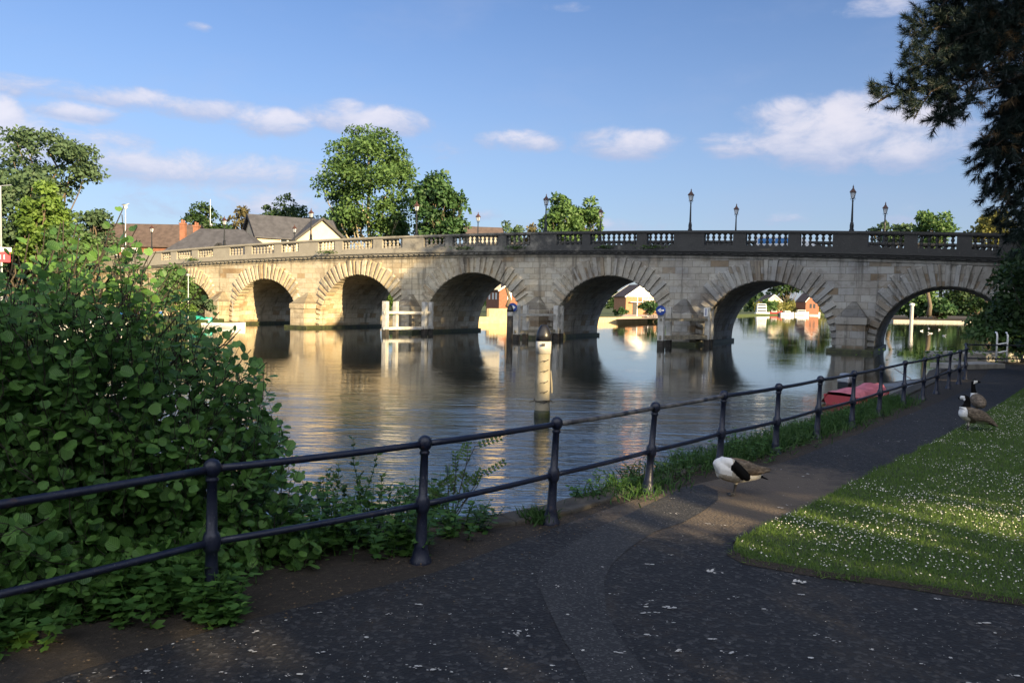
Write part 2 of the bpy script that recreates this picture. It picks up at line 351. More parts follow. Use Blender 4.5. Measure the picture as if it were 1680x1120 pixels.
leafmat('copper_leaf', (0.10, 0.085, 0.04), (0.16, 0.14, 0.06), 0.35, 0.6)
leafmat('yellow_leaf', (0.15, 0.16, 0.035), (0.22, 0.21, 0.06), 0.4, 0.6)
leafmat('needle', (0.006, 0.015, 0.013), (0.014, 0.030, 0.022), 0.10, 0.55)
leafmat('dead_needle', (0.10, 0.062, 0.03), (0.20, 0.13, 0.06), 0.25, 0.7)
leafmat('reed', (0.10, 0.11, 0.04), (0.18, 0.17, 0.07), 0.3, 0.7)

# ------------------------------------------------------------------ object helpers
def link(name, me, parent=None):
    o = bpy.data.objects.new(name, me); COL.objects.link(o)
    if parent is not None: o.parent = parent
    return o
def tag(o, label=None, cat=None, group=None, kind=None):
    if label: o['label'] = label
    if cat: o['category'] = cat
    if group: o['group'] = group
    if kind: o['kind'] = kind
    return o
def empty(name, loc=(0, 0, 0), rz=0.0, label=None, cat=None, group=None):
    o = bpy.data.objects.new(name, None); COL.objects.link(o); o.location = tuple(float(c) for c in loc); o.rotation_euler = (0, 0, rz)
    o.empty_display_size = 0.2
    return tag(o, label, cat, group)
def copy_tree(o, parent=None):
    c = o.copy(); COL.objects.link(c)
    if parent is not None: c.parent = parent
    for ch in list(o.children): copy_tree(ch, c)
    return c

class MB:
    def __init__(s): s.v = []; s.f = []; s.mi = []; s.c = 0; s.uv = None
    def add(s, v, f, mi=0):
        v = np.asarray(v, float).reshape(-1, 3); s.v.append(v)
        for q in f: s.f.append(tuple(int(i) + s.c for i in q)); s.mi.append(mi)
        s.c += len(v); return s
    def box(s, lo, hi, mi=0, M=None):
        x0, y0, z0 = lo; x1, y1, z1 = hi
        v = np.array([(x0, y0, z0), (x1, y0, z0), (x1, y1, z0), (x0, y1, z0), (x0, y0, z1), (x1, y0, z1), (x1, y1, z1), (x0, y1, z1)], float)
        return s.hexa(v, mi, M)
    def hexa(s, v, mi=0, M=None):
        v = np.asarray(v, float)
        if M is not None: v = np.array([tuple(M @ Vector(p)) for p in v])
        return s.add(v, [(0, 3, 2, 1), (4, 5, 6, 7), (0, 1, 5, 4), (1, 2, 6, 5), (2, 3, 7, 6), (3, 0, 4, 7)], mi)
    def bar(s, a, b, w, h, mi=0):
        a = Vector(a); b = Vector(b); d = (b - a).normalized(); up = Vector((0, 0, 1)) if abs(d.z) < 0.95 else Vector((1, 0, 0))
        x = d.cross(up).normalized(); y = x.cross(d).normalized()
        v = [tuple(p + x * sx * w / 2 + y * sy * h / 2) for p in (a, b) for sx, sy in ((-1, -1), (1, -1), (1, 1), (-1, 1))]
        return s.add(v, [(3, 2, 1, 0), (4, 5, 6, 7), (0, 1, 5, 4), (1, 2, 6, 5), (2, 3, 7, 6), (3, 0, 4, 7)], mi)
    def tube(s, pts, rad, seg=8, mi=0, cap=True, flat=None):
        pts = np.asarray(pts, float); nn = len(pts); rad = np.broadcast_to(np.asarray(rad, float), (nn,))
        t = np.gradient(pts, axis=0); t /= np.linalg.norm(t, axis=1)[:, None] + 1e-9
        up = np.array([0, 0, 1.0]) if abs(t[0][2]) < 0.9 else np.array([1.0, 0, 0])
        x = np.cross(t[0], up); x /= np.linalg.norm(x)
        V = []; a = np.linspace(0, 2 * math.pi, seg, endpoint=False)
        for i in range(nn):
            x = x - t[i] * (x @ t[i]); x /= np.linalg.norm(x) + 1e-9; y = np.cross(t[i], x)
            ry = rad[i] * (flat[i] if flat is not None else 1.0)
            V.append(pts[i] + rad[i] * np.cos(a)[:, None] * x + ry * np.sin(a)[:, None] * y)
        V = np.concatenate(V); f = []
        for i in range(nn - 1):
            for j in range(seg):
                k2 = (j + 1) % seg; f.append((i * seg + j, i * seg + k2, (i + 1) * seg + k2, (i + 1) * seg + j))
        if cap: f.append(tuple(range(seg))[::-1]); f.append(tuple((nn - 1) * seg + j for j in range(seg)))
        return s.add(V, f, mi)
    def lathe(s, prof, seg=12, mi=0, loc=(0, 0, 0), sq=False):
        """prof: list of (r, z)"""
        a = np.linspace(0, 2 * math.pi, seg, endpoint=False) + (math.pi / seg if sq else 0); V = []; f = []
        for r_, z_ in prof: V.append(np.stack([r_ * np.cos(a) + loc[0], r_ * np.sin(a) + loc[1], np.full(seg, z_ + loc[2])], 1))
        V = np.concatenate(V); nn = len(prof)
        for i in range(nn - 1):
            for j in range(seg):
                k2 = (j + 1) % seg; f.append((i * seg + j, i * seg + k2, (i + 1) * seg + k2, (i + 1) * seg + j))
        f.append(tuple(range(seg))[::-1]); f.append(tuple((nn - 1) * seg + j for j in range(seg)))
        return s.add(V, f, mi)
    def prism(s, poly, z0, z1, mi=0):
        n_ = len(poly); v = [(p[0], p[1], z0) for p in poly] + [(p[0], p[1], z1) for p in poly]
        f = [tuple(range(n_))[::-1], tuple(range(n_, 2 * n_))] + [(i, (i + 1) % n_, n_ + (i + 1) % n_, n_ + i) for i in range(n_)]
        return s.add(v, f, mi)
    def ball(s, c, r, mi=0, seg=10, rings=7, sc=(1, 1, 1)):
        prof = [(r * math.sin(math.pi * i / rings) + 1e-4, -r * math.cos(math.pi * i / rings)) for i in range(rings + 1)]
        st = s.c; s.lathe(prof, seg, mi); v = s.v[-1]; v *= np.array(sc); v += np.array(c); return s
    def build(s, name, mats, parent=None, smooth=False, bevel=0.0):
        if not isinstance(mats, (list, tuple)): mats = [mats]
        me = bpy.data.meshes.new(name)
        me.from_pydata(np.concatenate(s.v).tolist(), [], s.f)
        for mm in mats: me.materials.append(MATS[mm])
        if len(mats) > 1: me.polygons.foreach_set('material_index', s.mi)
        if smooth: me.polygons.foreach_set('use_smooth', [True] * len(me.polygons))
        me.update()
        o = link(name, me, parent)
        if bevel:
            bm_ = o.modifiers.new('bevel', 'BEVEL'); bm_.width = bevel; bm_.segments = 2; bm_.limit_method = 'ANGLE'
        return o

def fastmesh(name, V, Q, mats, parent=None, mi=None, smooth=False, uv=None):
    """V (n,3) float, Q (m,k) int with k = 3 or 4"""
    me = bpy.data.meshes.new(name); V = np.ascontiguousarray(V, np.float32); Q = np.ascontiguousarray(Q, np.int32); k_ = Q.shape[1]
    me.vertices.add(len(V)); me.vertices.foreach_set('co', V.ravel())
    me.loops.add(Q.size); me.loops.foreach_set('vertex_index', Q.ravel())
    me.polygons.add(len(Q)); me.polygons.foreach_set('loop_start', np.arange(0, Q.size, k_, dtype=np.int32))
    me.polygons.foreach_set('loop_total', np.full(len(Q), k_, np.int32))
    for mm in (mats if isinstance(mats, (list, tuple)) else [mats]): me.materials.append(MATS[mm])
    if mi is not None: me.polygons.foreach_set('material_index', np.ascontiguousarray(mi, np.int32))
    if smooth: me.polygons.foreach_set('use_smooth', np.ones(len(Q), bool))
    if uv is not None:
        l = me.uv_layers.new(name='UVMap'); l.data.foreach_set('uv', np.ascontiguousarray(uv[Q.ravel()], np.float32).ravel())
    me.update(calc_edges=True); me.validate()
    return link(name, me, parent)

def unit(a): return a / (np.linalg.norm(a, axis=-1, keepdims=True) + 1e-9)
def frames(dirs, nrm):
    y = unit(dirs); z = unit(nrm - y * np.sum(nrm * y, 1, keepdims=True)); return np.cross(y, z), y, z
LEAF4 = (np.array([(0, 0, 0), (-.36, .45, .10), (0, 1, -.05), (.36, .45, .10)]), np.array([(0, 3, 2, 1)]))
LEAF9 = (np.array([(0, 0, 0), (-.36, .22, .05), (-.47, .58, .06), (-.27, .93, .0), (0, .90, -.06), (.27, .93, .0), (.47, .58, .06), (.36, .22, .05), (0, .5, -.03)]),
         np.array([(0, 8, 2, 1), (8, 4, 3, 2), (0, 7, 6, 8), (8, 6, 5, 4)]))
LEAFP = (np.array([(0, 0, 0), (-.26, .28, .03), (-.17, .66, .02), (0, 1.05, -.10), (.17, .66, .02), (.26, .28, .03), (0, .45, -.03)]),
         np.array([(0, 6, 2, 1), (6, 3, 3, 2), (0, 5, 4, 6), (6, 4, 3, 3)]))
def place(tpl, P, dirs, nrm, size):
    T, Q = tpl; x, y, z = frames(dirs, nrm); size = np.broadcast_to(np.asarray(size, float), (len(P),))
    V = P[:, None, :] + size[:, None, None] * (T[None, :, 0:1] * x[:, None] + T[None, :, 1:2] * y[:, None] + T[None, :, 2:3] * z[:, None])
    n_ = len(P); QQ = (Q[None] + (np.arange(n_) * len(T))[:, None, None]).reshape(-1, Q.shape[1])
    return V.reshape(-1, 3), QQ
def tpluv(tpl, n_):
    T = tpl[0][:, :2].copy(); T[:, 0] += 0.5; return np.tile(T, (n_, 1))
def randdir(n_): return unit(rng.normal(size=(n_, 3)))

# ------------------------------------------------------------------ setting: water, land, path, lawn
zP = 0.80
def sheet(name, poly, z, m, kind='structure', skirt=None, parent=None):
    mb = MB(); n_ = len(poly); v = [(p[0], p[1], z) for p in poly]; f = [tuple(range(n_))]
    if skirt is not None:
        v += [(p[0], p[1], skirt) for p in poly]; f += [(i, n_ + i, n_ + (i + 1) % n_, (i + 1) % n_) for i in range(n_)]
    mb.add(v, f); o = mb.build(name, m, parent)
    if kind: o['kind'] = kind
    return o
def area(p):
    p = np.asarray(p); return 0.5 * np.sum(p[:, 0] * np.roll(p[:, 1], -1) - p[:, 1] * np.roll(p[:, 0], -1))
def ccw(p): return list(p) if area(p) > 0 else list(p)[::-1]

sheet('river_water', [(-5000, -300), (5000, -300), (5000, 6000), (-5000, 6000)], 0.0, 'river')

RAIL = [(-2.74, 3.37), (-1.745, 4.63), (-.62, 5.61), (.36, 6.69), (1.39, 7.91), (2.42, 9.12), (3.42, 10.19), (4.45, 11.49), (5.46, 12.67), (6.55, 14.1), (7.72, 15.6), (8.78, 16.92), (9.75, 18.2), (10.75, 19.52), (11.7, 20.76), (12.8, 22.4), (14.6, 25.6)]
EDGE = [(-60, -4), (-12, 2.2), (-7, 3.9), (-4.4, 5.35), (-2.6, 6.05), (-1.0, 6.5), (-.07, 6.87), (.35, 7.22), (.89, 7.86), (1.75, 9.0), (2.75, 10.15), (3.85, 11.6), (4.8, 12.85), (5.9, 14.35), (7.1, 15.9), (8.2, 17.3), (9.2, 18.7), (10.2, 20.1), (11.3, 21.7), (13.4, 25.4), (16.5, 29.5), (22, 36.5), (31.2, 46.2)]
BEYOND = [(37, 55), (60, 95), (95, 160), (135, 222), (112, 236), (112, 262), (200, 420), (420, 760), (900, 1500), (4000, 3000), (4000, -250), (-60, -250)]
near_bank = ccw(EDGE + BEYOND)
sheet('near_bank_ground', near_bank, zP - 0.008, 'soil', skirt=-1.0)
FARB = [(-400, -40), (-60, 36), (-38, 53), (-27.5, 60), (-27.5, 76), (-30.5, 79.5), (-26, 90), (-12, 97), (-.9, 107.6), (2.4, 108.5), (16.4, 126.8), (24, 142.8), (60, 232), (97, 318), (170, 446), (260, 640), (420, 900), (900, 1700), (3000, 5500), (-4500, 5500), (-4500, -40)]
sheet('far_bank_ground', ccw(FARB), 0.62, 'turf', skirt=-1.0)

def smooth_poly(p, it=2):
    p = np.asarray(p, float)
    for _ in range(it):
        q = np.roll(p, -1, 0); p = np.stack([.75 * p + .25 * q, .25 * p + .75 * q], 1).reshape(-1, 2)
    return p
def wob(p, a, seed):
    r_ = np.random.default_rng(seed); return p + r_.normal(size=p.shape) * a
PATH = [(-40, -2), (-4, 1.6), (-2.6, 3.25), (-1.55, 4.45), (-.5, 5.38), (.35, 6.5), (1.38, 7.78), (2.6, 8.85), (3.6, 9.9), (4.65, 11.25), (5.65, 12.4), (6.75, 13.8), (7.95, 15.3), (9, 16.6), (11, 19.2), (13, 22), (15.6, 26), (21, 34), (33, 47), (40, 47), (34, 40), (22, 28.5), (14.5, 21.8), (12.57, 19.46), (30, 20), (30, -20), (-40, -20)]
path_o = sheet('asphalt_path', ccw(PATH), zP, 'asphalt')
LAWN = [(1.70, 5.94), (1.78, 5.74), (2.2, 5.5), (2.75, 5.28), (3.32, 5.03), (5.2, 4.35), (9, 2.9), (20, -2), (60, -2), (60, 44), (40, 44), (24, 30), (15.5, 22.6), (12.57, 19.46), (10.2, 16.4), (8.3, 14.0), (6.6, 11.9), (5.0, 9.95), (3.8, 8.55), (2.81, 7.34), (2.1, 6.55), (1.8, 6.2)]
lawn = sheet('lawn_ground', ccw(LAWN), zP + 0.03, 'turf', skirt=zP - 0.01)
# worn earth line where the turf is cut along the path
le = np.array(LAWN + [LAWN[0]]); seg = []
for i in range(len(LAWN)):
    a, b_ = le[i], le[i + 1]
    if i in range(7, 12): continue
    nseg = max(1, int(np.linalg.norm(b_ - a) / 0.25)); seg += [a + (b_ - a) * t_ for t_ in np.arange(nseg) / nseg]
seg = np.array(seg); mid = np.array([6.0, 9.0])
mb = MB(); out = unit(seg - mid) * (0.05 + 0.035 * rng.random((len(seg), 1)))
for i in range(len(seg) - 1):
    if np.linalg.norm(seg[i + 1] - seg[i]) > 0.5: continue
    p0, p1 = seg[i], seg[i + 1]
    mb.add([(*p0, zP + 0.028), (*p1, zP + 0.028), (*(p1 + out[i + 1]), zP + 0.004), (*(p0 + out[i]), zP + 0.004)], [(0, 1, 2, 3)])
mb.build('lawn_edge_soil', 'soil')['kind'] = 'structure'
PATCH = [G(*p, zP)[:2] for p in [(878, 960), (905, 1010), (935, 1060), (975, 1140), (1090, 1140), (1040, 1080), (1000, 1020), (985, 965), (1010, 915), (1060, 880), (1140, 850), (1190, 810), (1140, 790), (1060, 830), (960, 875), (895, 920)]]
sheet('path_patch', ccw(wob(smooth_poly(PATCH, 1), 0.008, 3)), zP + 0.004, 'asphalt_patch')

# stone wall of the near bank
mb = MB(); E_ = np.array(EDGE)
t_ = unit(np.gradient(E_, axis=0)); nrm_ = np.stack([-t_[:, 1], t_[:, 0]], 1)
for i in range(len(E_) - 1):
    a, b_ = E_[i], E_[i + 1]; na, nb = nrm_[i], nrm_[i + 1]
    o0, o1 = a + na * .05, b_ + nb * .05; i0, i1 = a - na * .30, b_ - nb * .30
    mb.hexa([(*i0, -1), (*i1, -1), (*o1, -1), (*o0, -1), (*i0, zP + .03), (*i1, zP + .03), (*o1, zP + .01), (*o0, zP + .01)])
tag(mb.build('quay_wall', 'quay_stone', bevel=0.02), 'low stone wall holding the near bank above the river', 'wall')

# ------------------------------------------------------------------ the bridge
BA = R(-28.85)
bd = np.array([math.cos(BA), math.sin(BA)]); bn = np.array([-bd[1], bd[0]]); BO = np.array([-3.23, 64.02]) + bn * 1.5
def Spix(px, py=400):
    r_ = ray(px, py); t2 = (BO @ bn) / (r_[:2] @ bn); p_ = CP + t2 * r_; return (p_[:2] - BO) @ bd, p_[2]
def bw(s_, y_, z_): q = BO + bd * s_ + bn * y_; return np.array([q[0], q[1], z_])
def ztop(s_):
    s_ = (s_ + .93) / 1.0275; return 8.30 - .00065 * s_ * s_ if abs(s_) < 46 else 8.30 - .00065 * 46 * 46 - (abs(s_) - 46) * .03
BW = 9.0
PIER = [1.0275 * q - .93 for q in (-38.6, -28.5, -17.4, -5.95, 5.95, 17.4, 28.3, 38.6)]
CROWN = [4.22, 4.55, 4.96, 5.15, 4.92, 4.58, 4.3]
HALFP = 1.25
ARCH = [((PIER[i] + PIER[i + 1]) / 2, (PIER[i + 1] - PIER[i]) / 2 - HALFP, CROWN[i]) for i in range(7)]
Z0 = .3
bridge = empty('stone_bridge', (BO[0], BO[1], 0), BA, 'long stone road bridge of round arches crossing the river', 'bridge')
def strip(mb, xs, zb, zt, y0, y1, mi=0, caps=True):
    """solid running along x between bottom zb(x), top zt(x), depth y0..y1"""
    n_ = len(xs); v = []
    for x_ in xs: v += [(x_, y0, zb(x_)), (x_, y1, zb(x_)), (x_, y1, zt(x_)), (x_, y0, zt(x_))]
    f = []
    for i in range(n_ - 1):
        a = 4 * i; c = a + 4
        f += [(a, c, c + 3, a + 3), (a + 1, a + 2, c + 2, c + 1), (a + 3, c + 3, c + 2, a + 2), (a, a + 1, c + 1, c)]
    if caps: f += [(0, 3, 2, 1), (4 * n_ - 4, 4 * n_ - 3, 4 * n_ - 2, 4 * n_ - 1)]
    mb.add(v, f, mi)
ZW = lambda s_: ztop(s_) - 1.92            # top of the plain wall
mb = MB(); v = []
def wallstrip(xs, zb):
    n_ = len(xs); vv = []
    for x_ in xs: vv += [(x_, 0, zb(x_)), (x_, 0, ZW(x_)), (x_, BW, ZW(x_)), (x_, BW, zb(x_))]
    f = []
    for i in range(n_ - 1):
        a = 4 * i; c = a + 4; f += [(a, c, c + 1, a + 1), (a + 1, c + 1, c + 2, a + 2), (a + 2, c + 2, c + 3, a + 3)]
    mb.add(vv, f, 0)
edges_ = [-75.0]
for s0, a_, c_ in ARCH: edges_ += [s0 - a_, s0 + a_]
edges_ += [75.0]
for i in range(0, len(edges_), 2):
    wallstrip(np.linspace(edges_[i], edges_[i + 1], 9), lambda x_: -1.0)
for s0, a_, c_ in ARCH:
    th = np.linspace(math.pi, 0, 41); xs = s0 + a_ * np.cos(th)
    zf = lambda x_, s0=s0, a_=a_, c_=c_: Z0 + (c_ - Z0) * math.sqrt(max(0, 1 - ((x_ - s0) / a_) ** 2))
    wallstrip(xs, zf)
    pv = []; pts_ = [(s0 - a_, -1.0)] + [(x_, zf(x_)) for x_ in xs] + [(s0 + a_, -1.0)]
    for x_, z_ in pts_: pv += [(x_, 0, z_), (x_, BW, z_)]
    mb.add(pv, [(2 * i, 2 * i + 1, 2 * i + 3, 2 * i + 2) for i in range(len(pts_) - 1)], 1)
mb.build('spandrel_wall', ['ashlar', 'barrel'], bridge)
rr = np.random.default_rng(11)
for ai, (s0, a_, c_) in enumerate(ARCH):
    mb = MB(); b_ = c_ - Z0; N_ = 31
    # equal arc lengths along the ellipse
    tt = np.linspace(0, math.pi, 800); pp = np.stack([a_ * np.cos(tt), b_ * np.sin(tt)], 1); L_ = np.concatenate([[0], np.cumsum(np.linalg.norm(np.diff(pp, axis=0), axis=1))])
    cuts = np.interp(np.linspace(0, L_[-1], N_ + 1) + np.concatenate([[0], rr.normal(size=N_ - 1) * .05, [0]]), L_, tt)
    for i in range(N_):
        g = 0.019
        t0, t1 = cuts[i] + g, cuts[i + 1] - g; tm = (t0 + t1) / 2
        nm = np.array([b_ * math.cos(tm), a_ * math.sin(tm)]); nm /= np.linalg.norm(nm)
        zi = Z0 + b_ * math.sin(tm)
        th = .5 + (1.45 - .5) * min(1, max(0, (zi - 2.2) / 1.2)); th *= 1 + rr.normal() * .035 + (0.06 if i % 2 else -0.04)
        def P_(t, off, inn=0.0):
            n2 = nm * .55 + .45 * np.array([b_ * math.cos(t), a_ * math.sin(t)]) / np.hypot(b_ * math.cos(t), a_ * math.sin(t))
            x_ = s0 + a_ * math.cos(t) + n2[0] * off; z_ = Z0 + b_ * math.sin(t) + n2[1] * off
            zl = ZW(x_) - .03
            if z_ > zl and off > 0: k_ = (zl - (Z0 + b_ * math.sin(t))) / (n2[1] * off); x_ = s0 + a_ * math.cos(t) + n2[0] * off * k_; z_ = zl
            return x_, z_
        A, B, C_, D_ = P_(t0, -.045), P_(t1, -.045), P_(t1, th), P_(t0, th)
        ctr = np.mean([A, B, C_, D_], 0); pr = .11 + rr.random() * .04
        ins = [np.array(q) + (ctr - np.array(q)) * np.array([.13, .10]) for q in (A, B, C_, D_)]
        ys = (.9, -.02, -pr)
        v = [(q[0], ys[0], q[1]) for q in (A, B, C_, D_)] + [(q[0], ys[1] - .03, q[1]) for q in (A, B, C_, D_)] + [(q[0], ys[2] - rr.random() * .02, q[1]) for q in ins]
        f = [(0, 1, 2, 3), (8, 11, 10, 9)]
        for l in (0, 4):
            for q in range(4): f.append((l + q, l + 4 + q, l + 4 + (q + 1) % 4, l + (q + 1) % 4))
        mb.add(v, f)
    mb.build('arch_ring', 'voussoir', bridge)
for pi in range(1, 7):
    x0 = PIER[pi]; w_ = .86; p_ = 1.6
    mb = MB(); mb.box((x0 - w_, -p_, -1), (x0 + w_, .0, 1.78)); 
    cw = mb.build('cutwater', 'pier', bridge, bevel=.04)
    mb = MB(); mb.box((x0 - w_ - .07, -p_ - .07, 1.785), (x0 + w_ + .07, -.002, 2.22)); mb.build('band_course', 'voussoir', cw, bevel=.03)
    mb = MB(); e_ = w_ + .02
    mb.add([(x0 - e_, -p_ - .02, 2.225), (x0 + e_, -p_ - .02, 2.225), (x0 + e_, .02, 2.225), (x0 - e_, .02, 2.225), (x0 - .12, .02, 3.25), (x0 + .12, .02, 3.25), (x0 + .12, -.25, 3.25), (x0 - .12, -.25, 3.25)],
           [(0, 1, 6, 7), (1, 2, 5, 6), (3, 0, 7, 4), (7, 6, 5, 4), (2, 3, 4, 5), (3, 2, 1, 0)]); mb.build('cap', 'cap_stone', cw)
    mb = MB(); mb.box((x0 - HALFP - .14, -p_ - .25, -1), (x0 + HALFP + .14, BW + .3, .24)); mb.build('footing', 'algae', bridge, bevel=.05)
SX = np.linspace(-75, 75, 101)
mb = MB(); strip(mb, SX, lambda s_: ztop(s_) - 1.92, lambda s_: ztop(s_) - 1.72, -.07, 1.0); strip(mb, SX, lambda s_: ztop(s_) - 1.92, lambda s_: ztop(s_) - 1.72, BW - 1, BW + .07); mb.build('string_course', 'voussoir', bridge)
mb = MB()
for sg, y in ((-1, 0), (1, BW)):
    for d0, d1, pr in ((1.72, 1.60, .18), (1.60, 1.48, .30), (1.48, 1.36, .40)):
        lo, hi = sorted((y + sg * pr, y - sg * .45)); strip(mb, SX, lambda s_: ztop(s_) - d0 + .001, lambda s_: ztop(s_) - d1, lo, hi)
cor = mb.build('cornice', 'weathered_balustrade', bridge)
mb = MB(); rs = np.arange(-38, 38, .55)
for x_ in rs: mb.box((x_, -.27, ztop(x_) - 1.70), (x_ + .28, -.06, ztop(x_) - 1.605))
mb.build('dentil_row', 'weathered_balustrade', cor)
mb = MB(); strip(mb, SX, lambda s_: ztop(s_) - 1.75, lambda s_: ztop(s_) - 1.30, .42, BW - .42); mb.build('road_deck', 'asphalt', bridge)
# parapets: near side follows the groups of balusters seen in the photograph
GRP = [(268, 283), (293, 318), (328, 353), (380, 405), (416, 453), (465, 493), (525, 552), (565, 615), (630, 663), (698, 733), (745, 820), (833, 872), (915, 957), (970, 1046), (1063, 1107), (1157, 1204), (1225, 1294), (1314, 1367), (1425, 1484), (1506, 1570), (1595, 1640)]
GS = [(Spix(a, 392)[0], Spix(b, 392)[0]) for a, b in GRP]
parapet = None
balpos = []
for side, y in ((0, -.02), (1, BW + .02)):
    mb = MB()
    strip(mb, SX, lambda s_: ztop(s_) - 1.36, lambda s_: ztop(s_) - 1.02, y - .26, y + .26)
    strip(mb, SX, lambda s_: ztop(s_) - .21, lambda s_: ztop(s_) - .15, y - .25, y + .25)
    strip(mb, SX, lambda s_: ztop(s_) - .149, lambda s_: ztop(s_), y - .30, y + .30)
    prev = -75.0
    for a_, b_ in GS + [(75.0, 75.0)]:
        xs = np.linspace(prev, a_, max(2, int((a_ - prev) / 2) + 2)); strip(mb, xs, lambda s_: ztop(s_) - 1.02 + .001, lambda s_: ztop(s_) - .211, y - .22, y + .22)
        if b_ > a_:
            w_ = b_ - a_; nb_ = max(3, int(round(w_ / .40))); 
            for q in range(nb_): balpos.append((a_ + w_ * (q + .5) / nb_, y, side))
        prev = b_
    p_ = mb.build('parapet', 'weathered_balustrade', bridge)
    if side == 0: parapet = p_
BP = [(.15, 0), (.15, .07), (.085, .09), (.075, .13), (.125, .22), (.135, .28), (.085, .38), (.06, .405), (.085, .43), (.135, .53), (.125, .59), (.075, .68), (.085, .72), (.15, .74), (.15, .81)]
bmesh_ = MB(); bmesh_.lathe([(r_ * .92, z_) for r_, z_ in BP], 8, sq=True)
cpos = np.array([bw(*q[:2], 7)[:2] for q in balpos]); dist_ = np.linalg.norm(cpos, axis=1) + np.array([q[2] * 1000 for q in balpos])
order = np.argsort(dist_); proto = bmesh_.build('baluster', 'weathered_balustrade', parapet, smooth=False)
for j, idx in enumerate(order[:100]):
    o = proto if j == 0 else proto.copy()
    if j: COL.objects.link(o)
    s_, y, _ = balpos[idx]; o.location = (s_, y, ztop(s_) - 1.02)
mb = MB(); bv = np.concatenate(bmesh_.v)
for idx in order[100:]:
    s_, y, _ = balpos[idx]; mb.add(bv + np.array([s_, y, ztop(s_) - 1.02]), bmesh_.f)
mb.build('far_balusters', 'weathered_balustrade', bridge)['kind'] = 'stuff'

# lamps on the parapet -----------------------------------------------------
def make_lamp():
    t = empty('bridge_lamp', (0, 0, 0))
    mb = MB()
    mb.lathe([(.16, 0), (.16, .10), (.12, .14), (.13, .42), (.10, .48), (.115, .52), (.075, .60), (.06, 1.2), (.045, 1.9), (.06, 1.92), (.06, 1.97), (.04, 2.0), (.04, 2.06), (.10, 2.12)], 10)
    mb.build('post', 'lamp_iron', t, smooth=False)
    mb = MB(); mb.lathe([(.115, 2.12), (.205, 2.52)], 4, sq=True); mb.build('lantern_glass', 'lantern_glass', t)
    mb = MB()
    for sx, sy in ((1, 1), (1, -1), (-1, 1), (-1, -1)): mb.bar((sx * .083, sy * .083, 2.12), (sx * .148, sy * .148, 2.53), .025, .025)
    mb.bar((-.1, .02, 2.0), (-.16, .02, 2.14), .02, .02); mb.bar((.1, .02, 2.0), (.16, .02, 2.14), .02, .02)
    mb.lathe([(.125, 2.10), (.125, 2.13)], 4, sq=True)
    mb.build('lantern_frame', 'lamp_iron', t)
    mb = MB(); mb.lathe([(.27, 2.50), (.265, 2.54), (.13, 2.68), (.11, 2.72), (.075, 2.74), (.06, 2.79)], 4, sq=True)
    mb.lathe([(.05, 2.78), (.035, 2.84), (.05, 2.87), (.012, 2.95), (.004, 3.02)], 8)
    mb.build('lantern_cap', 'lamp_copper', t)
    return t
lamp0 = make_lamp(); first = True
LAMPS = [(1397, 380, 0, 'black lamp post on near parapet, tall, above the fifth pier from the left'), (1132, 378, 0, 'black lamp post on near parapet standing against open sky mid bridge'), (895, 383, 0, 'black lamp post on near parapet just left of the round distant tree'),
         (683, 385, 0, 'lamp post on near parapet in front of the two big trees'), (510, 397, 0, 'lamp post on near parapet in front of the right cream gable'), (368, 403, 0, 'lamp post on near parapet in front of the grey slate roof'), (249, 412, 0, 'lamp post nearest the left end of the bridge parapet'),
         (483, 396, 1, 'small lamp post on far parapet before the cream house windows'), (784, 384, 1, 'reddish topped lamp post on far parapet right of the dark green tree'), (985, 380, 1, 'reddish topped lamp post on far parapet right edge of distant tree'),
         (1207, 379, 1, 'reddish topped lamp post on far parapet over the wide centre right baluster group'), (1451, 381, 1, 'reddish topped lamp post on far parapet beside low distant tree')]
for px, py, far, lab in LAMPS:
    o = lamp0 if first else copy_tree(lamp0); first = False
    if far:
        r_ = ray(px, py); t2 = ((BO + bn * BW) @ bn) / (r_[:2] @ bn); s_ = ((CP + t2 * r_)[:2] - BO) @ bd; q = bw(s_, BW, ztop(s_))
    else:
        s_ = Spix(px, py)[0]; q = bw(s_, 0, ztop(s_))
    o.location = tuple(q); o.rotation_euler = (0, 0, BA); tag(o, lab, 'street lamp', 'lamps along the bridge parapets')

# weeds on the cornice
def tuft(name, label, loc, r_, h_, n_, size, m, tpl=LEAF4, cat='plant', group=None, flat=.5):
    P = rng.normal(size=(n_, 3)) * np.array([r_, r_ * flat, h_ * .35]) * .5; P[:, 2] = np.abs(P[:, 2]) + rng.random(n_) * h_ * .5
    d = randdir(n_); d[:, 2] = np.abs(d[:, 2]) * .6 + .1; nn = randdir(n_); nn[:, 2] = np.abs(nn[:, 2]) + .8
    V, Q = place(tpl, P, d, nn, size * (.6 + .7 * rng.random(n_)))
    o = fastmesh(name, V, Q, m); o.location = tuple(loc); return tag(o, label, cat, group)
for px, py, r_, lab in [(545, 408, .9, 'weeds on cornice left of the long pale baluster group'), (322, 425, .8, 'weeds on cornice near the left end of the bridge'), (765, 399, .8, 'weeds on cornice over the crown of the middle arch'), (850, 402, .6, 'weeds on cornice right of the middle arch'),
                       (995, 407, .5, 'weeds on cornice over the arch right of middle'), (1072, 406, .7, 'weeds on cornice between middle arch and white fender posts')]:
    s_ = Spix(px, py)[0]; tuft('cornice_weeds', lab, bw(s_, -.33, ztop(s_) - 1.36), r_ * 1.4, .35, 170, .16, 'weed_leaf', group='weeds growing on the cornice').rotation_euler = (0, 0, BA)

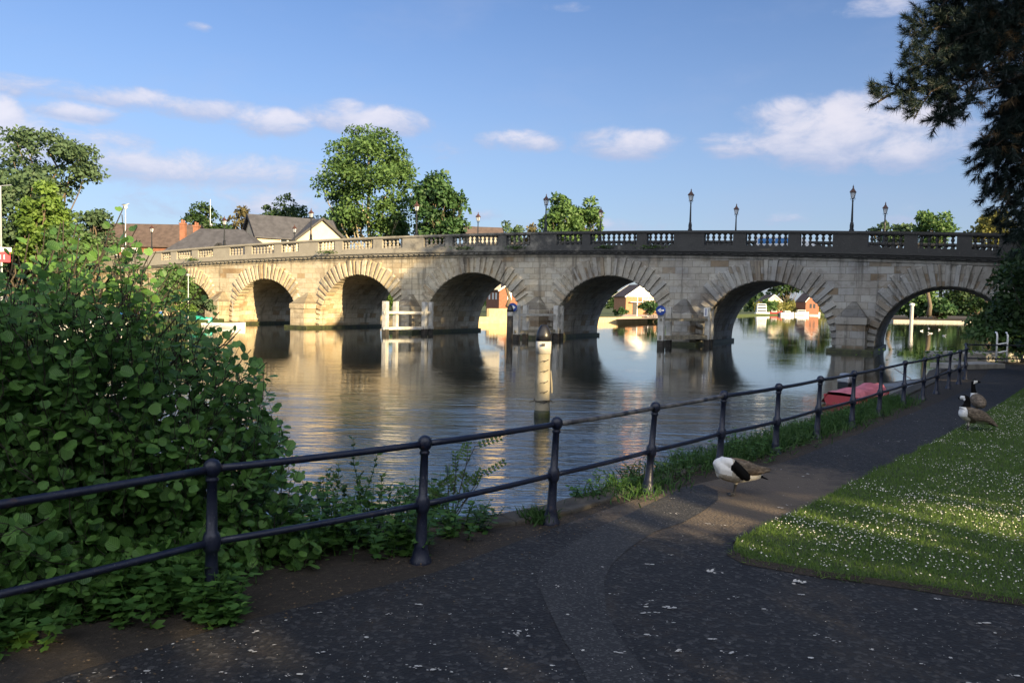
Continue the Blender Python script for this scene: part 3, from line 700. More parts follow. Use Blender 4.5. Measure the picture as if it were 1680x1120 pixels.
# van behind the balustrade
van = empty('road_van', tuple(bw(Spix(1262, 392)[0], 6.3, ztop(22) - 1.30)), BA, 'pale blue and white van half hidden behind the bridge balusters', 'van')
mb = MB(); pr = [(-2.1, .35), (2.1, .35), (2.15, .75), (1.75, .85), (1.15, 1.32), (-2.05, 1.35), (-2.12, .8)]
mb.add([(x_, -.8, z_) for x_, z_ in pr] + [(x_, .8, z_) for x_, z_ in pr], [tuple(range(7))[::-1], tuple(range(7, 14))] + [(i, (i + 1) % 7, 7 + (i + 1) % 7, 7 + i) for i in range(7)])
mb.build('body', 'car_white', van, bevel=.05)
mb = MB(); mb.box((-1.9, -.812, .86), (-.75, -.805, 1.24)); mb.box((-.65, -.812, .86), (.3, -.805, 1.24)); mb.box((.4, -.812, .86), (1.2, -.805, 1.2)); mb.build('side_window', 'blue_tarp', van)
for x_ in (-1.35, 1.3):
    for y in (-.78, .78):
        mb = MB(); mb.tube([(x_, y - .09, .32), (x_, y + .09, .32)], .32, 14); mb.build('wheel', 'rubber', van)

# ------------------------------------------------------------------ timber fenders, signs, mooring pile
def fender(label, pxl, pyl, pxr, pyr, top_px, rails, dark=False):
    a = G(pxl, pyl); b_ = G(pxr, pyr); d2 = b_ - a; L_ = np.linalg.norm(d2[:2]); back = np.array([bn[0], bn[1], 0]) * 1.0
    t = empty('timber_fender', a, 0, label, 'bridge fender', 'white timber fenders around the bridge piers'); H_ = D(pxl, top_px, a[1])[2]
    d2 = d2 * np.array([1, 1, 0])
    posts = [(np.zeros(3), .40), (d2, .36), (back + d2 * .06, .34), (d2 + back * .9, .30)]
    for p_, w_ in posts:
        mb = MB(); ang = Matrix.Rotation(BA, 4, 'Z'); mb.box((-w_ / 2, -w_ / 2, .42), (w_ / 2, w_ / 2, H_), 0, Matrix.Translation(Vector(p_)) @ ang)
        mb.box((-w_ / 2 - .01, -w_ / 2 - .01, -1), (w_ / 2 + .01, w_ / 2 + .01, .42), 1, Matrix.Translation(Vector(p_)) @ ang)
        mb.build('post', ['white_paint', 'dark_wood'], t, bevel=.02)
    for z_, h_, m_ in rails:
        off = np.array([-bn[0], -bn[1], 0]) * .26
        for p_, q_ in ((off, d2 + off), (back + off * -1, d2 + back - off), ):
            mb = MB(); mb.bar(p_ + np.array([0, 0, z_]), q_ + np.array([0, 0, z_]), .12, h_); mb.build('rail', m_, t)
        mb = MB(); mb.bar(d2 + np.array([0, 0, z_ + .03]), d2 + back + np.array([0, 0, z_ + .03]), .12, h_); mb.build('rail', m_, t)
    return t, a, b_, H_
fC = fender('white timber fender with two pale rails, leftmost of the three in front of the piers', 632, 549, 696, 548, 494, [(1.75, .2, 'white_paint'), (.5, .22, 'white_paint')])
fD = fender('white timber fender behind the capped mooring pile, right arrow sign on its post', 847, 558, 912, 556, 500, [(1.85, .16, 'white_paint'), (.62, .22, 'grey_timber')])
fE = fender('white timber fender carrying the left arrow sign on its post', 1084, 569, 1160, 567, 503, [(1.82, .17, 'grey_timber'), (.62, .26, 'grey_timber')])
def sign_arrow(label, px, py, Y, rad, direction):
    c = D(px, py, Y); t = empty('direction_sign', c, R(-6), label, 'sign', 'blue arrow signs on the fenders')
    mb = MB(); mb.tube([(0, 0, 0), (0, -.03, 0)], rad, 24); mb.build('disc', 'sign_blue', t)
    mb = MB(); s_ = direction; q = rad
    poly = [(-.62 * q, .12 * q), (.05 * q, .12 * q), (-.1 * q, .42 * q), (.18 * q, .42 * q), (.66 * q, 0), (.18 * q, -.42 * q), (-.1 * q, -.42 * q), (.05 * q, -.12 * q), (-.62 * q, -.12 * q)]
    n_ = len(poly); mb.add([(x_ * s_, -.036, z_) for x_, z_ in poly] + [(x_ * s_, -.031, z_) for x_, z_ in poly], [tuple(range(n_)), tuple(range(n_, 2 * n_))[::-1]] + [(i, n_ + i, n_ + (i + 1) % n_, (i + 1) % n_) for i in range(n_)])
    mb.build('arrow', 'white_clean', t); return t
sign_arrow('round blue sign with white arrow pointing right', 841, 504, fD[1][1] - .33, .32, 1)
sign_arrow('round blue sign with white arrow pointing left', 1084, 509, fE[1][1] - .33, .32, -1)
# notice plate on right post of the right fender
mb = MB(); c = D(1158, 512, fE[2][1] - .29); mb.box((-.14, -.02, -.3), (.14, 0, .3)); mb.box((-.03, -.028, -.24), (.03, -.022, .24), 1)
o = mb.build('depth_board', ['white_clean', 'sign_blue']); o.location = tuple(c); tag(o, 'narrow white and blue board on the right post of the fender', 'sign')
# dark round pile beside the right arrow sign
a = G(836, 559); t = empty('round_pile', a, 0, 'dark round pile with white band beside the right arrow sign', 'pile')
mb = MB(); mb.lathe([(.23, -1), (.22, 2.0)], 14); mb.build('shaft', 'dark_wood', t, smooth=True)
mb = MB(); mb.lathe([(.235, 1.78), (.235, 2.06)], 14); mb.build('band', 'white_paint', t)
mb = MB(); mb.lathe([(.245, 2.065), (.24, 2.2), (.16, 2.45), (.05, 2.55)], 14); mb.build('cap', 'black_paint', t, smooth=True)
# near mooring pile
a = G(889, 684); t = empty('mooring_pile', a, R(20), 'pale mooring pile with black domed cap and white band in the near water', 'pile')
mb = MB(); zs = np.linspace(.0, 1.58, 16); mb.lathe([(.185, -1.2), (.185, -.2)] + [(.178 - .008 * z_ + .004 * math.sin(z_ * 9), z_) for z_ in zs], 20); mb.build('shaft', 'pile_timber', t, smooth=True)
mb = MB(); mb.lathe([(.19, -.6), (.192, .10), (.182, .17)], 20); mb.build('waterline_algae', 'algae', t, smooth=True)
mb = MB(); mb.lathe([(.182, 1.50), (.182, 1.79)], 20); mb.build('band', 'white_paint', t, smooth=True)
mb = MB(); mb.lathe([(.186, 1.792), (.186, 1.92), (.175, 1.97), (.13, 2.08), (.075, 2.16), (.06, 2.17)], 18); mb.build('cap', 'black_paint', t, smooth=True)
mb = MB(); mb.box((-.12, -.188, 1.68), (-.04, -.178, 1.74)); mb.build('badge', 'rubber', t)
for z_ in (1.33, 1.09, .83, .60, .36):
    mb = MB(); aa = np.linspace(-1.9, -.9, 9) + R(-20); mb.tube(np.stack([.187 * np.cos(aa), .187 * np.sin(aa), z_ + .03 * np.linspace(-1, 1, 9) ** 3 + .01], 1), .006, 6)
    aa2 = aa[3:]; mb.tube(np.stack([.187 * np.cos(aa2), .187 * np.sin(aa2), z_ - .02 + .06 * np.linspace(0, 1, 6)], 1), .007, 6); mb.build('step_iron', 'black_paint', t)
mb = MB(); aa = np.linspace(0, 2 * math.pi, 25); mb.tube(np.stack([.195 * np.cos(aa), .195 * np.sin(aa), .40 + .01 * np.sin(3 * aa)], 1), .014, 6); mb.tube([(.19, -.05, .4), (.24, -.08, .34), (.27, -.1, .37)], .012, 6); mb.tube([(-.19, -.03, .4), (-.28, -.03, .385), (-.33, -.02, .37)], .012, 6); mb.build('tied_rope', 'rope', t, smooth=True)
mb = MB(); mb.tube([(.165, -.08, 1.1), (.19, -.09, .8), (.2, -.09, .58)], [.01, .02, .022], 6); mb.build('split_timber', 'pile_timber', t)

# ------------------------------------------------------------------ riverside railing
rail = empty('riverside_railing', (RAIL[0][0], RAIL[0][1], zP), 0, 'dark blue iron railing with ball topped posts along the path', 'railing')
RB = np.array([RAIL[0][0], RAIL[0][1], zP])
tilt = [0, R(.2), R(1.2), R(2.2), R(3.6), R(2.0), R(1.2), R(1.6), R(.6), R(1.5), R(.3), R(1), R(.5), R(1.2), 0, 0, 0]
POSTP = [(.078, -.06), (.078, .012), (.064, .03), (.058, .07), (.047, .10), (.050, .115), (.042, .13), (.037, .28), (.0345, .35), (.043, .36), (.050, .38), (.053, .41), (.050, .44), (.043, .465), (.033, .475), (.030, .65), (.0275, .765), (.037, .775), (.037, .79), (.028, .80), (.04, .812), (.0505, .835), (.0525, .855), (.0475, .878), (.033, .897), (.012, .906)]
pm = MB(); pm.lathe(POSTP, 16); pproto = pm.build('post', 'railing_paint', rail, smooth=True)
tops, mids = [], []
RP = RAIL + [(18.4, 26.4), (22.5, 27.2)]
tilt += [0, 0]
for i, (x_, y_) in enumerate(RP):
    o = pproto if i == 0 else pproto.copy()
    if i: COL.objects.link(o)
    t_ = tilt[i]; o.location = (x_ - RB[0], y_ - RB[1], 0); o.rotation_euler = (0, t_, 0)
    up = np.array([math.sin(t_), 0, math.cos(t_)]); base = np.array([x_, y_, zP]) - RB
    tops.append(base + up * .845); mids.append(base + up * .41)
first_top = tops[0] + (tops[0] - tops[1]) * 2; first_mid = mids[0] + (mids[0] - mids[1]) * 2
def railbar(a, b_, m, r_):
    mb = MB(); q = np.linspace(0, 1, 9)[:, None]; p_ = a + (b_ - a) * q; p_[:, 2] -= (.006 * np.sin(np.pi * q[:, 0])) ; mb.tube(p_, r_, 12); return mb.build('rail', m, rail, smooth=True)
railbar(first_top, tops[0], 'railing_paint', .0235); railbar(first_mid, mids[0], 'railing_paint', .022)
for i in range(len(RP) - 1):
    m_ = 'patchy_paint' if i in (3, 4) else 'railing_paint'
    railbar(tops[i], tops[i + 1], m_, .0235); railbar(mids[i], mids[i + 1], 'railing_paint', .022)
# slabs and ladder where the path meets the bridge end
mb = MB(); a = G(1556, 606, zP); b_ = G(1640, 604, zP); mb.bar((a[0], a[1] + .4, zP + .08), (b_[0], b_[1] + .4, zP + .08), .9, .18)
tag(mb.build('stone_slab', 'pale_stone', bevel=.02), 'low pale stone slab at the far end of the railing', 'slab')
mb = MB(); a = G(1574, 597, zP); b_ = G(1690, 596, zP); mb.bar((a[0], a[1] + 1.2, zP + .20), (b_[0], b_[1] + 1.2, zP + .20), 1.6, .34)
tag(mb.build('landing_step', 'pale_stone', bevel=.02), 'long raised pale stone step under the white ladder rails', 'step')
lc = D(1642, 584, 29.0); t = empty('ladder_rails', lc, R(-10), 'pair of white ladder hand rails on the landing', 'ladder')
for x_ in (-.15, .2):
    mb = MB(); mb.tube([(x_, 0, -.2), (x_, 0, .74), (x_, .05, .83), (x_, .16, .86)], .032, 8); mb.build('handrail', 'white_clean', t, smooth=True)
for z_ in (.12, .42): mb = MB(); mb.tube([(-.15, 0, z_), (.2, 0, z_ + .07)], .025, 8); mb.build('rung', 'white_clean', t)

# ------------------------------------------------------------------ boats
def boat(name, label, loc, rz, L_, Wd, H_, hull, deck=None, cabin=None, tarp=None, group=None, cat='boat'):
    t = empty(name, loc, rz, label, cat, group)
    n_ = 13; xs = np.linspace(-.5, .5, n_); mb = MB(); v = []
    for x_ in xs:
        w_ = Wd / 2 * (1 - max(0, (x_ - .05) / .47) ** 2.2) * (1 - .18 * max(0, -x_ - .2)); w_ = max(w_, .02); sh = H_ * (.82 + .35 * max(0, x_) ** 1.3 * 2)
        kx = x_ * L_ * (1 - .06 * (x_ > .4))
        for yy, zz in ((w_, sh), (w_ * .93, sh * .45), (w_ * .6, -.12), (0, -.2), (-w_ * .6, -.12), (-w_ * .93, sh * .45), (-w_, sh)): v.append((kx, yy, zz))
    f = [(i * 7 + j, i * 7 + j + 1, (i + 1) * 7 + j + 1, (i + 1) * 7 + j) for i in range(n_ - 1) for j in range(6)] + [tuple(range(7))]
    mb.add(v, f); hu = mb.build('hull', hull, t, smooth=False)
    top = [((v[i * 7][0], v[i * 7][1], v[i * 7][2]), (v[i * 7 + 6][0], v[i * 7 + 6][1], v[i * 7 + 6][2])) for i in range(n_)]
    if tarp:
        mb = MB(); v2 = []; r2 = np.random.default_rng(int(abs(loc[0]) * 100) % 999)
        for i, (p_, q_) in enumerate(top):
            hh = H_ * (.55 if 2 < i < 11 else .22) * (.65 + .7 * r2.random())
            for j, u in enumerate(np.linspace(0, 1, 7)):
                y_ = (p_[1] + (q_[1] - p_[1]) * u) * (1.10 if j in (0, 6) else 1.03); z_ = p_[2] + hh * math.sin(math.pi * u) + (-.62 * H_ if j in (0, 6) else .03) + r2.normal() * .025 * H_
                v2.append((p_[0] * 1.03, y_, z_))
        mb.add(v2, [(i * 7 + j, (i + 1) * 7 + j, (i + 1) * 7 + j + 1, i * 7 + j + 1) for i in range(n_ - 1) for j in range(6)]); mb.build('tarpaulin', tarp, t, smooth=True)
    elif deck:
        mb = MB(); v2 = []
        for p_, q_ in top: v2 += [(p_[0], p_[1] * .97, p_[2] - .03), (q_[0], q_[1] * .97, q_[2] - .03)]
        mb.add(v2, [(2 * i, 2 * i + 2, 2 * i + 3, 2 * i + 1) for i in range(n_ - 1)]); mb.build('deck', deck, t)
    if cabin:
        c0, c1, ch, layers = cabin
        for l in range(layers):
            z0 = H_ * .8 + l * ch; sh = l * .12
            mb = MB(); w_ = Wd * (.38 - .04 * l); mb.hexa([(c0 * L_ + sh, -w_, z0), (c1 * L_ - sh, -w_, z0), (c1 * L_ - sh, w_, z0), (c0 * L_ + sh, w_, z0), (c0 * L_ + sh, -w_ * .92, z0 + ch), (c1 * L_ - sh - .25, -w_ * .92, z0 + ch), (c1 * L_ - sh - .25, w_ * .92, z0 + ch), (c0 * L_ + sh, w_ * .92, z0 + ch)])
            ca = mb.build('cabin', 'boat_white', t)
            mb = MB(); mb.box((c0 * L_ + sh + .15, -w_ - .01, z0 + ch * .35), (c1 * L_ - sh - .35, w_ + .01, z0 + ch * .8)); mb.build('window_band', 'window_glass', ca)
    return t
c = G(1397, 662); pb = boat('covered_boat', 'small boat under a pink tarpaulin by the railing', (c[0] + .35, c[1] + .1, -.05), R(35), 2.15, 1.15, .40, 'boat_red', tarp='pink_tarp')
om = empty('outboard_motor', D(1388, 630, c[1] + 1.6), R(30), 'black and grey outboard motor standing behind the pink boat cover', 'motor')
mb = MB(); mb.box((-.17, -.22, .05), (.17, .22, .24)); mb.box((-.13, -.17, .24), (.13, .17, .33)); mb.build('cowling', 'metal_grey', om, bevel=.05)
mb = MB(); mb.box((-.16, -.20, -.16), (.16, .20, .05)); mb.box((-.07, -.1, -.7), (.07, .1, -.16)); mb.build('leg_housing', 'black_paint', om, bevel=.03)
c = G(1462, 640); boat('grey_punt', 'low grey punt moored against the bank past the pink boat', (c[0] + .6, c[1], 0), R(42), 3.6, 1.1, .3, 'boat_grey', deck='boat_grey')
mb = MB(); a = D(1467, 604, 25.5); b_ = D(1494, 621, 24.6); mb.tube([a, b_], .022, 8); tag(mb.build('wooden_oar', 'white_paint'), 'pale pole leaning over the grey punt', 'oar')
# left bank boats
c = G(305, 535); boat('covered_boat', 'long boat under teal tarpaulin at the left bank', (c[0], c[1] + 1, .0), R(-8), 4.4, 1.5, .62, 'boat_white', tarp='teal_tarp')
c = G(370, 537); boat('rowing_boat', 'white open boat moored beside the teal boat at the first pier', (c[0], c[1], 0), R(-5), 3.9, 1.4, .45, 'boat_white', deck='pale_stone')
c = G(225, 528); boat('covered_boat', 'boat under blue tarpaulin seen through the bush at left bank', (c[0], c[1], 0), R(15), 5.0, 1.8, .8, 'boat_white', tarp='blue_tarp')
c = G(150, 545); boat('cabin_boat', 'white cabin boat glimpsed through the bush', (c[0], c[1], 0), R(10), 5.5, 1.9, .7, 'boat_white', deck='boat_white', cabin=(-.3, .15, .7, 1))
# far bank boats, through the fifth and sixth arches
for px, py, rz, L_, H_, hull, cab, lab in [(1251, 516.5, 5, 9, 1.2, 'boat_white', (-.42, .25, 1.3, 3), 'tall white river cruiser with three window bands at the far bank'), (1272, 516.5, -10, 8, 1.6, 'boat_red', (-.3, .1, 1.1, 1), 'red boat beside the white cruiser at the far bank'),
                                       (1291, 517, 8, 9, 1.3, 'boat_white', (-.2, .2, .9, 1), 'white motor boat with navy windows right of the red boat'), (1315, 517, 0, 9, 1.4, 'boat_white', (-.3, .25, 1.3, 1), 'larger white motor boat under the brick gable'), (1336, 516.5, 12, 8, 1.2, 'boat_white', None, 'open white boat nearest the right side of the sixth arch')]:
    c = G(px, py) * np.array([.955, .955, 1]); sc_ = c[1] / 310
    boat('moored_boat', lab, (c[0], c[1], 0), R(rz), L_ * sc_ * .66, 2.2 * sc_, H_ * sc_ * .95, hull, deck=hull, cabin=cab, group='boats moored along the far bank')

# ------------------------------------------------------------------ buildings
def gable_block(t, L_, Wd, eave, ridge, wall, roof, over=.35, z0=-6.0, barge='bargeboard', name='wall'):
    """ridge along local x, centred"""
    mb = MB(); x0, x1, y0, y1 = -L_ / 2, L_ / 2, -Wd / 2, Wd / 2
    mb.add([(x0, y0, z0), (x1, y0, z0), (x1, y1, z0), (x0, y1, z0), (x0, y0, eave), (x1, y0, eave), (x1, y1, eave), (x0, y1, eave), (x0, 0, ridge), (x1, 0, ridge)],
           [(0, 1, 5, 4), (2, 3, 7, 6), (1, 2, 6, 9, 5), (3, 0, 4, 8, 7)])
    wl = mb.build(name, wall, t)
    mb = MB(); k_ = (ridge - eave) / (Wd / 2); xo = L_ / 2 + over; yo = Wd / 2 + over; ze = eave - k_ * over; th = .16
    for s_ in (-1, 1):
        mb.hexa([(-xo, s_ * yo, ze + .02), (xo, s_ * yo, ze + .02), (xo, 0, ridge + .02), (-xo, 0, ridge + .02), (-xo, s_ * yo, ze + th), (xo, s_ * yo, ze + th), (xo, 0, ridge + th), (-xo, 0, ridge + th)])
    rf = mb.build('roof', roof, t)
    for sx in (-1, 1):
        for s_ in (-1, 1):
            mb = MB(); mb.bar((sx * (xo + .04), s_ * (yo + .03), ze + .0), (sx * (xo + .04), s_ * .02, ridge + .02), .06, .30); mb.build('bargeboard', barge, rf)
    return wl, rf
# cream house with two black edged gables
c = D(410, 353, 100); zr = c[2]; ang = math.atan2(.55, .84)
hx = np.array([.84, .55]); hy = np.array([-.55, .84])
ch = empty('cream_house', (c[0] + hx[0] * 5.2, c[1] + hx[1] * 5.2, zr - 2.7), ang, 'cream rendered house with black edged gables beyond the bridge', 'house')
gable_block(ch, 10.4, 6.2, 0, 2.7, 'cream_render', 'slate')
wing = empty('gable_wing', (2.5, -2.4, 0), R(-90)); wing.parent = ch
gable_block(wing, 4.2, 6.6, -.2, 2.45, 'cream_render', 'slate', name='wing_wall')
for x_ in (-1.9, -.95):
    mb = MB(); mb.box((x_ - .38, -3.135, -1.2), (x_ + .38, -3.105, -.25)); w_ = mb.build('window', 'window_glass', ch)
    mb = MB(); mb.box((x_ - .45, -3.16, -.25), (x_ + .45, -3.11, -.15)); mb.box((x_ - .45, -3.16, -1.3), (x_ + .45, -3.11, -1.2)); mb.box((x_ - .45, -3.16, -1.2), (x_ - .38, -3.11, -.25)); mb.box((x_ + .38, -3.16, -1.2), (x_ + .45, -3.11, -.25)); mb.build('frame', 'white_clean', w_)
# grey hipped roof house in front
c0 = D(265, 412, 92); c1 = D(440, 402, 92); zE = c0[2] - .2; zR = D(350, 371, 92)[2]
gh = empty('slate_house', ((c0[0] + c1[0]) / 2, 95, zE), 0, 'low house with wide grey slate hipped roof and red chimneys', 'house'); w2 = (c1[0] - c0[0]) / 2
mb = MB(); mb.box((-w2 + .4, -3.2, -7), (w2 - .4, 4.4, 0)); mb.build('wall', 'cream_render', gh)
mb = MB(); xr0, xr1 = D(325, 371, 95)[0] - gh.location.x, D(396, 371, 95)[0] - gh.location.x; zz = zR - zE
mb.add([(-w2, -3.6, -.05), (w2, -3.6, -.05), (w2, 4.8, -.05), (-w2, 4.8, -.05), (xr0, .6, zz), (xr1, .6, zz)], [(0, 1, 5, 4), (1, 2, 5), (2, 3, 4, 5), (3, 0, 4), (3, 2, 1, 0)])
rf = mb.build('roof', 'slate', gh)
for px in (301, 323):
    q = D(px, 372, 96); mb = MB(); x_ = q[0] - gh.location.x; mb.box((x_ - .3, .6, zz - 2.0), (x_ + .3, 1.2, zz + (.45 if px == 301 else .2))); mb.box((x_ - .36, .54, zz + (.45 if px == 301 else .2)), (x_ + .36, 1.26, zz + (.62 if px == 301 else .37))); mb.lathe([(.14, 0), (.11, .45)], 8, loc=(x_ - .12, .9, zz + (.6 if px == 301 else .35))); mb.lathe([(.12, 0), (.10, .35)], 8, loc=(x_ + .14, .9, zz + (.6 if px == 301 else .35)))
    mb.build('chimney', 'red_brick', rf)
q = D(366, 394, 91); dg = empty('porch_gable', (q[0] - gh.location.x, -3.4, -.3), R(-90)); dg.parent = gh
gable_block(dg, 3.2, 3.0, 0, 1.35, 'cream_render', 'slate', over=.25, z0=-3, name='gable_wall')
# long brown tiled building
a0 = D(128, 400, 112); a1 = D(306, 397, 112); bh = empty('brown_roof_house', ((a0[0] + a1[0]) / 2, 117, a0[2]), R(-3), 'long brick house with plain brown tiled roof at the left', 'house')
gable_block(bh, a1[0] - a0[0], 9, 0, D(230, 369, 117)[2] - a0[2], 'red_brick', 'brown_tile', z0=-9)
for px, m_ in ((147, 'window_glass'), (180, 'window_glass'), (215, 'window_glass')):
    q = D(px, 405, 112.4); x_ = q[0] - bh.location.x
    mb = MB(); mb.box((x_ - 1.2, -4.56, -1.75), (x_ + 1.2, -4.51, -.35)); w_ = mb.build('window', 'white_clean', bh)
    mb = MB(); mb.box((x_ - .95, -4.60, -1.45), (x_ - .1, -4.565, -.6)); mb.box((x_ + .1, -4.60, -1.45), (x_ + .95, -4.565, -.6)); mb.build('pane', m_, w_)
# small hipped roof right of the trees
c = D(793, 384, 120); sh = empty('small_house', (c[0], c[1], c[2] - .3), R(10), 'small brown roof just showing over the bridge right of the big trees', 'house')
gable_block(sh, 5, 4, 0, 1.2, 'pale_stone', 'brown_tile', z0=-8)
# left flag mast on slate house
c = D(345, 371, 96); mb = MB(); mb.lathe([(.05, 0), (.03, 3.2)], 8); mb.ball((0.1, 0, .15), .17); o = mb.build('roof_mast', 'metal_grey'); o.location = tuple(c); tag(o, 'thin pale mast standing above the slate roof', 'mast')
# brick boat house with white gable, seen through the fifth arch
c = G(1052, 521); bhs = empty('boat_house', (c[0] + .3, c[1] + 12, .7), R(14), 'brick boathouse with white gable and balcony seen through the arch', 'house')
u_ = (c[1] + 12) / F
gable_block(bhs, 9, 7.0 * u_ * 13, 6.6, 9.2, 'orange_brick', 'white_clean', z0=0, barge='white_clean') if False else None
sub = empty('gable_front', (0, 0, 0), R(-90)); sub.parent = bhs
gable_block(sub, 8, 8.2, 4.4, 7.2, 'orange_brick', 'brown_tile', z0=0, barge='white_clean', name='brick_wall')
mb = MB(); mb.box((-3.2, -4.9, 2.9), (4.2, -4.0, 3.05)); 
for z_ in (3.35, 3.65, 3.95): mb.box((-.2, -4.9, z_ - .06), (4.2, -4.82, z_ + .06))
for x_ in (-.2, 1.3, 2.8, 4.1): mb.box((x_, -4.92, 2.9), (x_ + .1, -4.80, 4.1))
mb.build('balcony', 'white_clean', bhs)
mb = MB(); mb.box((-2.3, -4.06, .0), (-1.1, -4.02, 2.7)); mb.build('door', 'bargeboard', bhs)
mb = MB(); mb.box((.6, -4.06, .9), (3.4, -4.02, 2.3)); mb.build('window', 'window_glass', bhs)
mb = MB(); mb.box((-3.6, -4.05, 4.3), (3.6, -4.02, 4.6)); mb.add([(-3.3, -4.04, 4.6), (3.3, -4.04, 4.6), (0, -4.04, 6.9)], [(0, 1, 2)]); mb.build('gable_boarding', 'white_clean', bhs)
for px in (1045, 1063):
    q = G(px, 519, .62); mb = MB(); mb.lathe([(.10, 0), (.06, 4.6)], 8); o = mb.build('flag_pole', 'white_clean'); o.location = (q[0], q[1], .6); tag(o, 'white pole %s of the boathouse gable' % ('left' if px == 1045 else 'right'), 'pole')
q = [G(*p, .64) for p in ((1012, 524), (1090, 522), (1100, 514), (1030, 512))]
sheet('slipway_paving', ccw([x_[:2] for x_ in q]), .65, 'paving')
# walls along the far bank
def wall_line(label, pts, z0, z1, m, th=.4, name='bank_wall'):
    mb = MB()
    for a, b_ in zip(pts[:-1], pts[1:]):
        d = unit(np.array(b_) - np.array(a)); n2 = np.array([-d[1], d[0]]) * th / 2
        mb.hexa([(*(a + n2), z0), (*(a - n2), z0), (*(b_ - n2), z0), (*(b_ + n2), z0), (*(a + n2), z1), (*(a - n2), z1), (*(b_ - n2), z1), (*(b_ + n2), z1)])
    return tag(mb.build(name, m), label, 'wall')
fb = [np.array(p, float) for p in FARB]
wall_line('low yellow stone river wall of the far bank seen through the arches', [fb[i] for i in range(6, 12)], -1, .85, 'yellow_brick')
wall_line('yellow brick garden wall below the bright hedge', [G(800, 521, .62)[:2] + np.array([0, 1.5]), G(885, 520, .62)[:2] + np.array([0, 1.5])], .5, 1.9, 'yellow_brick', name='garden_wall')
# red house behind hedge, fourth arch
c = G(834, 515, .62); rh = empty('red_house', (c[0], c[1] + 26, .6), R(-70), 'red brick house showing above the bright hedge through the middle arch', 'house')
gable_block(rh, 9, 8, 5.0, 7.6, 'red_brick', 'brown_tile', z0=0, barge='white_clean')
for x_ in (-2.2, 0.4, 2.6):
    mb = MB(); mb.box((x_ - .5, -4.06, 2.9), (x_ + .5, -4.01, 4.4)); mb.build('window', 'white_clean', rh)
for y_ in (-1.6, 1.2):
    mb = MB(); mb.box((4.51, y_ - .5, 2.9), (4.56, y_ + .5, 4.6)); mb.build('window', 'white_clean', rh)
# distant brick gables, sixth arch
for px, py, hgt, m_, wd, lab in [(1262, 497, 9, 'cream_render', 9, 'distant pale gabled house behind the moored boats'), (1324, 497, 10, 'red_brick', 7, 'distant red brick house right of the pale gable')]:
    c = D(px, 512, 390); t = empty('distant_house', (c[0], c[1], .6), R(-80), lab, 'house')
    gable_block(t, 9, wd, hgt * .62, hgt, m_, 'brown_tile', z0=0, barge='white_clean')
    mb = MB(); mb.box((4.52, -1.4, hgt * .3), (4.58, -.3, hgt * .5)); mb.box((4.52, .5, hgt * .3), (4.58, 1.6, hgt * .5)); mb.build('window', 'window_glass', t)

# ------------------------------------------------------------------ left bank furniture
c = D(3, 415, 70); t = empty('warning_board', (c[0], c[1], .6), R(20), 'red warning board with white header on a post at far left', 'sign'); zz = c[2] - .6
mb = MB(); mb.lathe([(.05, 0), (.05, zz - .8)], 8); mb.build('post', 'metal_grey', t)
mb = MB(); mb.box((-.65, -.05, zz - .8), (.65, 0, zz + .1)); mb.build('red_panel', 'sign_red', t)
mb = MB(); mb.box((-.5, -.05, zz + .13), (.75, 0, zz + .5)); mb.build('white_panel', 'white_clean', t)
mb = MB()
for x_ in (-.45, -.15, .15): mb.box((x_, -.058, zz - .55), (x_ + .08, -.051, zz - .15))
mb.build('lettering', 'white_clean', t)
c = D(2, 416, 74); mb = MB(); H_ = D(2, 305, 74)[2] - .6; mb.lathe([(.09, 0), (.06, H_)], 8); mb.bar((0, 0, H_), (1.0, 0, H_ + .1), .08, .06); o = mb.build('road_lamp', 'metal_grey'); o.location = (c[0], 74, .6); tag(o, 'tall thin grey lamp column at the far left edge', 'street lamp')
c = D(206, 420, 84); H_ = D(206, 343, 84)[2] - 6; t = empty('road_lamp', (c[0], 84, 6), 0, 'slim pale lamp column with dark bird on top behind the bush', 'street lamp')
mb = MB(); mb.lathe([(.08, 0), (.05, H_)], 8); mb.build('column', 'metal_grey', t); mb = MB(); mb.lathe([(.1, H_), (.22, H_ + .12), (.2, H_ + .3), (.05, H_ + .36)], 10); mb.build('lamp_head', 'white_clean', t)
def bird(name, label, loc, rz, L_, m, group=None, dark=None):
    mb = MB(); x_ = np.array([-.5, -.38, -.2, 0, .18, .28, .34, .42, .5, .56]); z_ = np.array([.10, .08, .05, .06, .12, .22, .28, .30, .29, .27]); r_ = np.array([.02, .05, .11, .13, .10, .07, .065, .065, .03, .006])
    mb.tube(np.stack([x_, 0 * x_, z_], 1) * L_, r_ * L_, 10); mb.tube(np.array([(-.55, .03, .12), (-.2, .10, .14), (.1, .08, .14)]) * L_, np.array([.01, .07, .03]) * L_, 8, 1); mb.tube(np.array([(-.55, -.03, .12), (-.2, -.10, .14), (.1, -.08, .14)]) * L_, np.array([.01, .07, .03]) * L_, 8, 1)
    o = mb.build(name, [m, dark or m], smooth=True); o.location = tuple(float(q) for q in loc); o.rotation_euler = (0, 0, rz); return tag(o, label, 'bird', group)
bird('perched_bird', 'dark bird perched on the slim lamp column', (c[0], 84, 6 + H_ + .36), R(25), .7, 'feather_grey', dark='goose_black')
for i, (px, py) in enumerate([(1512, 543), (1524, 539), (1526, 547), (1541, 541), (1549, 551)]):
    cc = G(px, py); bird('white_gull', 'white gull floating on dark water under the right hand arch', (cc[0], cc[1], -.02), R(20 + 67 * i), .55, 'gull_white', 'gulls floating under the right hand arch')
